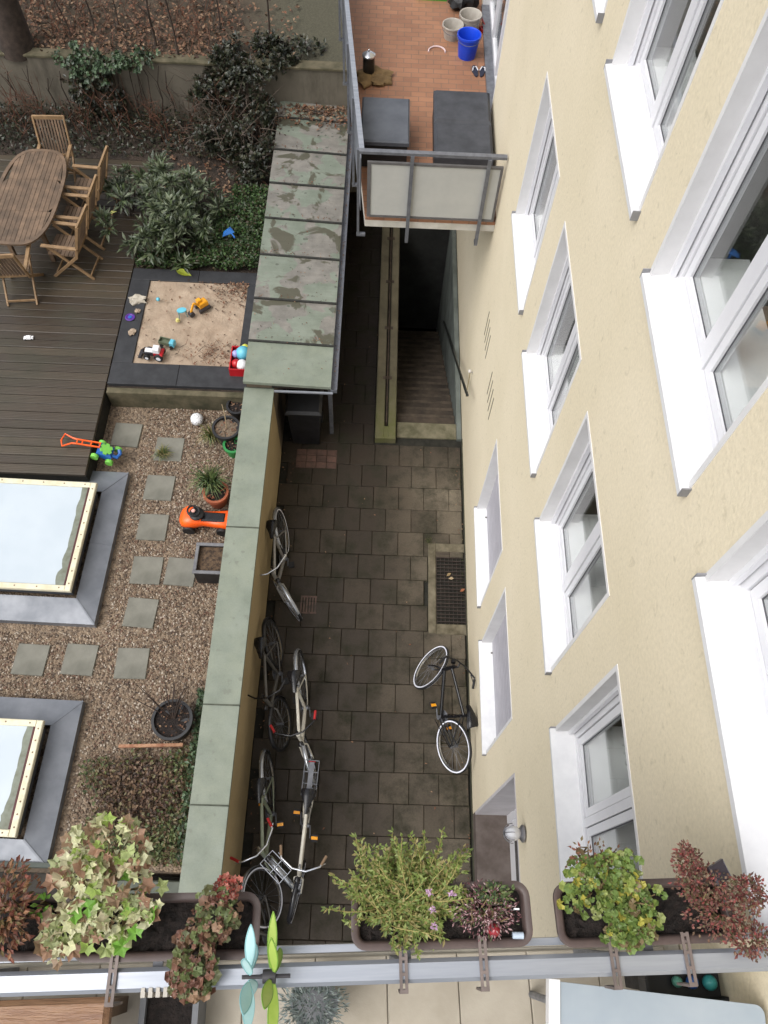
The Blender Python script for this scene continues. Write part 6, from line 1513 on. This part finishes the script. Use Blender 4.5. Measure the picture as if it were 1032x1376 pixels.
q = pl_(800, 1150, .10); cluster('geranium_sprigs', 'dry pinkish sprigs standing up behind the yellow green geranium', q, (.14, .05, .03), 60, .018, DRY, 'leaf', 16)
SED = LEAF('sedum_red', [srgb(112, 62, 58), srgb(94, 52, 48), srgb(126, 80, 70), srgb(102, 76, 60), srgb(82, 58, 48), srgb(124, 100, 80), srgb(134, 66, 62), srgb(96, 88, 62)], .6, .2)
q = pl_(955, 1215, .08); cluster('sedum', 'dark red brown sedum trailing over the right end of the right flower box', q, (.15, .15, .08), 2300, .015, SED, 'leaf', 30, W=.6, blobs=[((-.07, .12, .03), (.05, .07, .03)), ((-.02, .06, .02), (.11, .07, .05)), ((.03, -.03, 0), (.13, .08, .06)), ((.12, -.10, -.03), (.08, .06, .05)), ((.13, .04, .01), (.06, .06, .04))])
q = pl_(965, 1172, .10); t = thing('solar_lamp', 'small square black solar lamp sticking up behind the red sedum', 'garden lamp', (q.x, q.y, TB + .1), (.25, .1, .5)); b = MB(); b.bbox(-.032, -.032, 0, .032, .032, .018, .006); b.build('panel', M('solar_panel', srgb(52, 46, 52), rough=.3), t); b = MB(); b.tube([(0, 0, 0), (0, 0, -.13)], .006, 6); b.build('stake', BLACK, t)

# pinwheel with two rotors
q = at_z(362, 1312, TB + .13)
pw = thing('pinwheel', 'garden pinwheel with a pale blue and a lime rotor at the balcony rail', 'pinwheel', q, (0, 0, NB_R))
b = MB(); b.tube([(-.085, 0, 0), (.065, 0, 0)], .006, 8); b.lathe((0, 0, 0), [(.02, -.02), (.02, .02)], 12, 'X'); b.build('hub', DGR, pw, 40)
b = MB(); b.tube([(-.03, 0, 0), (-.03, -.01, -1.15)], .006, 6); b.build('stick', DGR, pw)
def petal(x0, ang, L, W, mat, edge, tilt):
    b = MB(); n = 10; vs = []
    d = V((0, math.cos(ang), math.sin(ang))); s = V((math.cos(tilt), -math.sin(tilt) * math.sin(ang), math.sin(tilt) * math.cos(ang)))
    for k in range(n + 1):
        u = k / n; w = W * math.sin(PI * min(1, .04 + u * .96)) ** .8; c = V((x0, 0, 0)) + d * (.022 + L * u)
        vs += [c - s * w / 2, c + s * w / 2]
    b.add(vs, [(2 * k, 2 * k + 1, 2 * k + 3, 2 * k + 2) for k in range(n)]); nb = len(b.v); t_ = d.cross(s) * .0015
    b.add([V(p) + t_ for p in b.v[:nb]], [(2 * k + 1, 2 * k, 2 * k + 2, 2 * k + 3) for k in range(n)])
    o_ = b.build('petal', mat, pw)
    b = MB(); b.tube(vs[0::2] + vs[1::2][::-1], .0022, 5, True); b.build('petal_edge', edge, o_); return o_
LB = M('petal_blue', srgb(164, 196, 196), srgb(146, 184, 186), 12, .5); LG = M('petal_lime', srgb(164, 182, 90), srgb(138, 164, 66), 9, .5); EG = M('petal_edge_green', srgb(120, 160, 60), rough=.5); EB = M('petal_edge_blue', srgb(130, 180, 184), rough=.5)
for k in range(6):
    petal(-.062, .15 + k * PI / 3, .125, .038, LB, EB, .5); petal(.004 + .012 * (k % 2), -.1 + k * PI / 3, .16, .034, LG, EG, .5)

# things standing on the near balcony
def nbw(px, py, z): q = at_z(px, py, z); return q
q = nbw(420, 1350, 7.30); t = thing('silver_bush', 'ghostly grey green bush standing behind the rail beside the pinwheel', 'plant', (q.x, q.y, 6.95))
b = MB()
for k in range(1300): d = rnd_dir(-.2); p = V((0, 0, .33)) + V((d.x * .13, d.y * .12, d.z * .11)) * U(.4, 1); b.leaf(p, (d + rnd_dir() * .6), rnd_dir(0), U(.018, .035), .006, .1)
b.build('leaves', LEAF('grey_leaf', [srgb(112, 124, 122), srgb(132, 142, 140), srgb(92, 104, 102), srgb(122, 130, 124)], .6, .15), t)
b = MB(); b.lathe((0, 0, 0), [(.08, 0), (.1, .2), (.09, .2), (.088, .18), (0, .18)], 18); b.build('pot', M('grey_pot', srgb(110, 112, 116), srgb(94, 96, 100), 5, .6), t, 40)
q = nbw(226, 1366, 7.15); t = thing('square_pot', 'square grey pot with dark soil standing on the near balcony tiles', 'pot', (q.x, q.y, 6.95), (0, 0, NB_R))
b = MB()
for s in (-1, 1): b.box(-.12, s * .11 - .012, 0, .12, s * .11 + .012, .2); b.box(s * .108 - .012, -.098, 0, s * .108 + .012, .098, .2)
b.build('pot_body', M('grey_pot', (0, 0, 0, 1)), t); b = MB(); b.box(-.097, -.098, 0.02, .097, .098, .17); b.build('soil', SOIL, t)
q = nbw(80, 1366, 7.4); t = thing('covered_bench', 'brown wooden bench wrapped in shiny clear plastic at the lower left', 'bench', (q.x - .12, q.y - .12, 6.95), (0, 0, NB_R))
b = MB(); b.bbox(-.42, -.2, .36, .30, .17, .42, .02); b.build('seat', M('glossy_brown', srgb(150, 116, 88), srgb(118, 84, 62), 6, .12, .5, 14, stretch=(.6, 5, 5), bdist=.02), t)
for x in (-.36, .24):
    for y in (-.15, .12): b = MB(); b.box(x - .03, y - .03, 0, x + .03, y + .03, .36); b.build('leg', TEAK, t)
for k in range(5):
    q = nbl(193 + 10 * k, 1333, 7.99); p = NBM @ V((q.x, -.047, RZl - .012)); b = MB(); b.box(-.007, -.008, -.03, .007, .008, .012); b.box(-.006, .008, .004, .006, .02, .016)
    s = b.build('clothes_peg', GB); s.location = p; s.rotation_euler = (0, 0, NB_R); tag(s, 'grey clothes peg in the row of five clipped on the rail', 'clothes peg', 'grey pegs on the balcony rail')
q = nbw(742, 1318, 7.72); t = thing('folding_table', 'pale blue grey table top with white edge at the lower right', 'table', (q.x, q.y, 6.95), (0, 0, NB_R - .13))
b = MB(); b.prism(roundrect(.76, .62, .03), .735, .765); b.v = [(x + .38, y - .31, z) for x, y, z in b.v]; b.build('table_top', M('bluegrey_top', srgb(156, 165, 173), srgb(143, 154, 164), 3, .4), t)
b = MB(); ro = roundrect(.776, .636, .036); n = len(ro); ri = roundrect(.70, .56, .02)
b.box(-.012, -.62, .72, .028, .006, .772); b.build('edge_trim', TWH, t)
for x in (.08, .68):
    for y in (-.08, -.54): b = MB(); b.tube([(x, y, 0), (x, y, .735)], .015, 8); b.build('leg', GALV, t, 40)
q = nbw(930, 1322, 7.35); t = thing('storage_tray', 'black tray with teal and blue balls between the rail and the table', 'tray', (q.x - .02, q.y + .0, 7.28), (0, 0, NB_R)); 
b = MB(); rr = roundrect(.34, .12, .04); b.prism(rr, 0, .02); 
for k in range(len(rr)): j = (k + 1) % len(rr); b.bar((rr[k][0], rr[k][1], .05), (rr[j][0], rr[j][1], .05), .012, .09)
b.build('tray_body', M('charcoal_plastic', srgb(44, 46, 50), rough=.5), t)
b = MB(); 
for x in (-.12, .12): b.box(x - .012, -.03, -.33, x + .012, .03, 0)
b.build('stand', BLACK, t)
for dx, r, m, lab in ((.10, .030, M('teal_plastic', srgb(70, 170, 170), rough=.3), 'teal ball at the right end of the black tray'), (.03, .026, M('blue_ball', srgb(60, 110, 190), rough=.3), 'blue ball in the middle of the black tray'), (-.03, .022, M('seafoam_ball', srgb(120, 190, 170), rough=.3), 'small seafoam ball left in the black tray')):
    b = MB(); b.ball((0, 0, 0), r, 14); s = b.build('small_ball', m, None, 60); s.location = (q.x - .02 + dx, q.y + .005, 7.28 + .02 + r); tag(s, lab, 'ball')

# ------------------------------------------------------------------ small litter and moss
random.seed(91)
b = MB()
for k in range(260):
    e = random.choice((0, 1, 2))
    if e == 0: x, y = XW - .04 - abs(random.gauss(0, .05)), U(.2, 7.1)
    elif e == 1: x, y = XL + .03 + abs(random.gauss(0, .12)), U(.2, 6.9)
    else: x, y = U(XL, XW - .05), U(.2, 9.5)
    if x > .95 and 4 < y < 5.2: continue
    if x > .03 and y > 7.1: continue
    b.leaf((x, y, .006), (U(-1, 1), U(-1, 1), .05), V((0, 0, 1)) + rnd_dir() * .3, U(.012, .045), U(.008, .025), .2)
stuff(b.build('paving_litter', LITTER), 'a few small brown leaf scraps scattered on the dark paving', 'leaves')
b = MB()
for k in range(2600):
    if k < 1500: x, y = XW - .036 - abs(random.gauss(0, .018)), U(-.5, 7.2)
    elif k < 2000: x, y = .93 + random.gauss(0, .03), random.choice((U(3.8, 5.4), 5.36 + random.gauss(0, .03)))
    else:
        x = U(.2, 1.4); y = round(U(.2, 7) / .4) * .4 - .1 + random.gauss(0, .012)
    if mnoise.noise(V((x * 3, y * 1.6, 2))) < -.05: continue
    b.leaf((x, y, .001), rnd_dir(.1), V((0, 0, 1)) + rnd_dir(), U(.006, .018), U(.004, .010), .2)
stuff(b.build('moss', LEAF('moss_leaf', [srgb(58, 66, 30), srgb(72, 78, 40), srgb(46, 52, 26), srgb(84, 84, 50)], .8, .1)), 'low green moss in the paving joints and along the foot of the cream wall', 'moss')
b = MB()
for k in range(420):
    if k < 220:
        j = random.randint(1, len(seam) - 2); x, y, z = U(-1.85, -.63), seam[j] + .02 + abs(random.gauss(0, .05)), 0
        z = RZ0 + (RZ1 - RZ0) * (x - RX0) / (RX1 - RX0) + .026
    elif k < 300: x, y = U(-1.85, -.63), U(7, 13); z = RZ0 + (RZ1 - RZ0) * (x - RX0) / (RX1 - RX0) + .026
    else: x, y, z = RX1 + .045 + random.gauss(0, .015), U(7, 13), RZ1 - .055
    b.leaf((x, y, z), (U(-1, 1), U(-1, 1), .1), V((0, 0, 1)) + rnd_dir() * .4, U(.012, .04), U(.008, .022), .2)
stuff(b.build('roof_litter', LITTER), 'tiny leaf scraps caught along the seams and gutter of the copper roof', 'leaves')
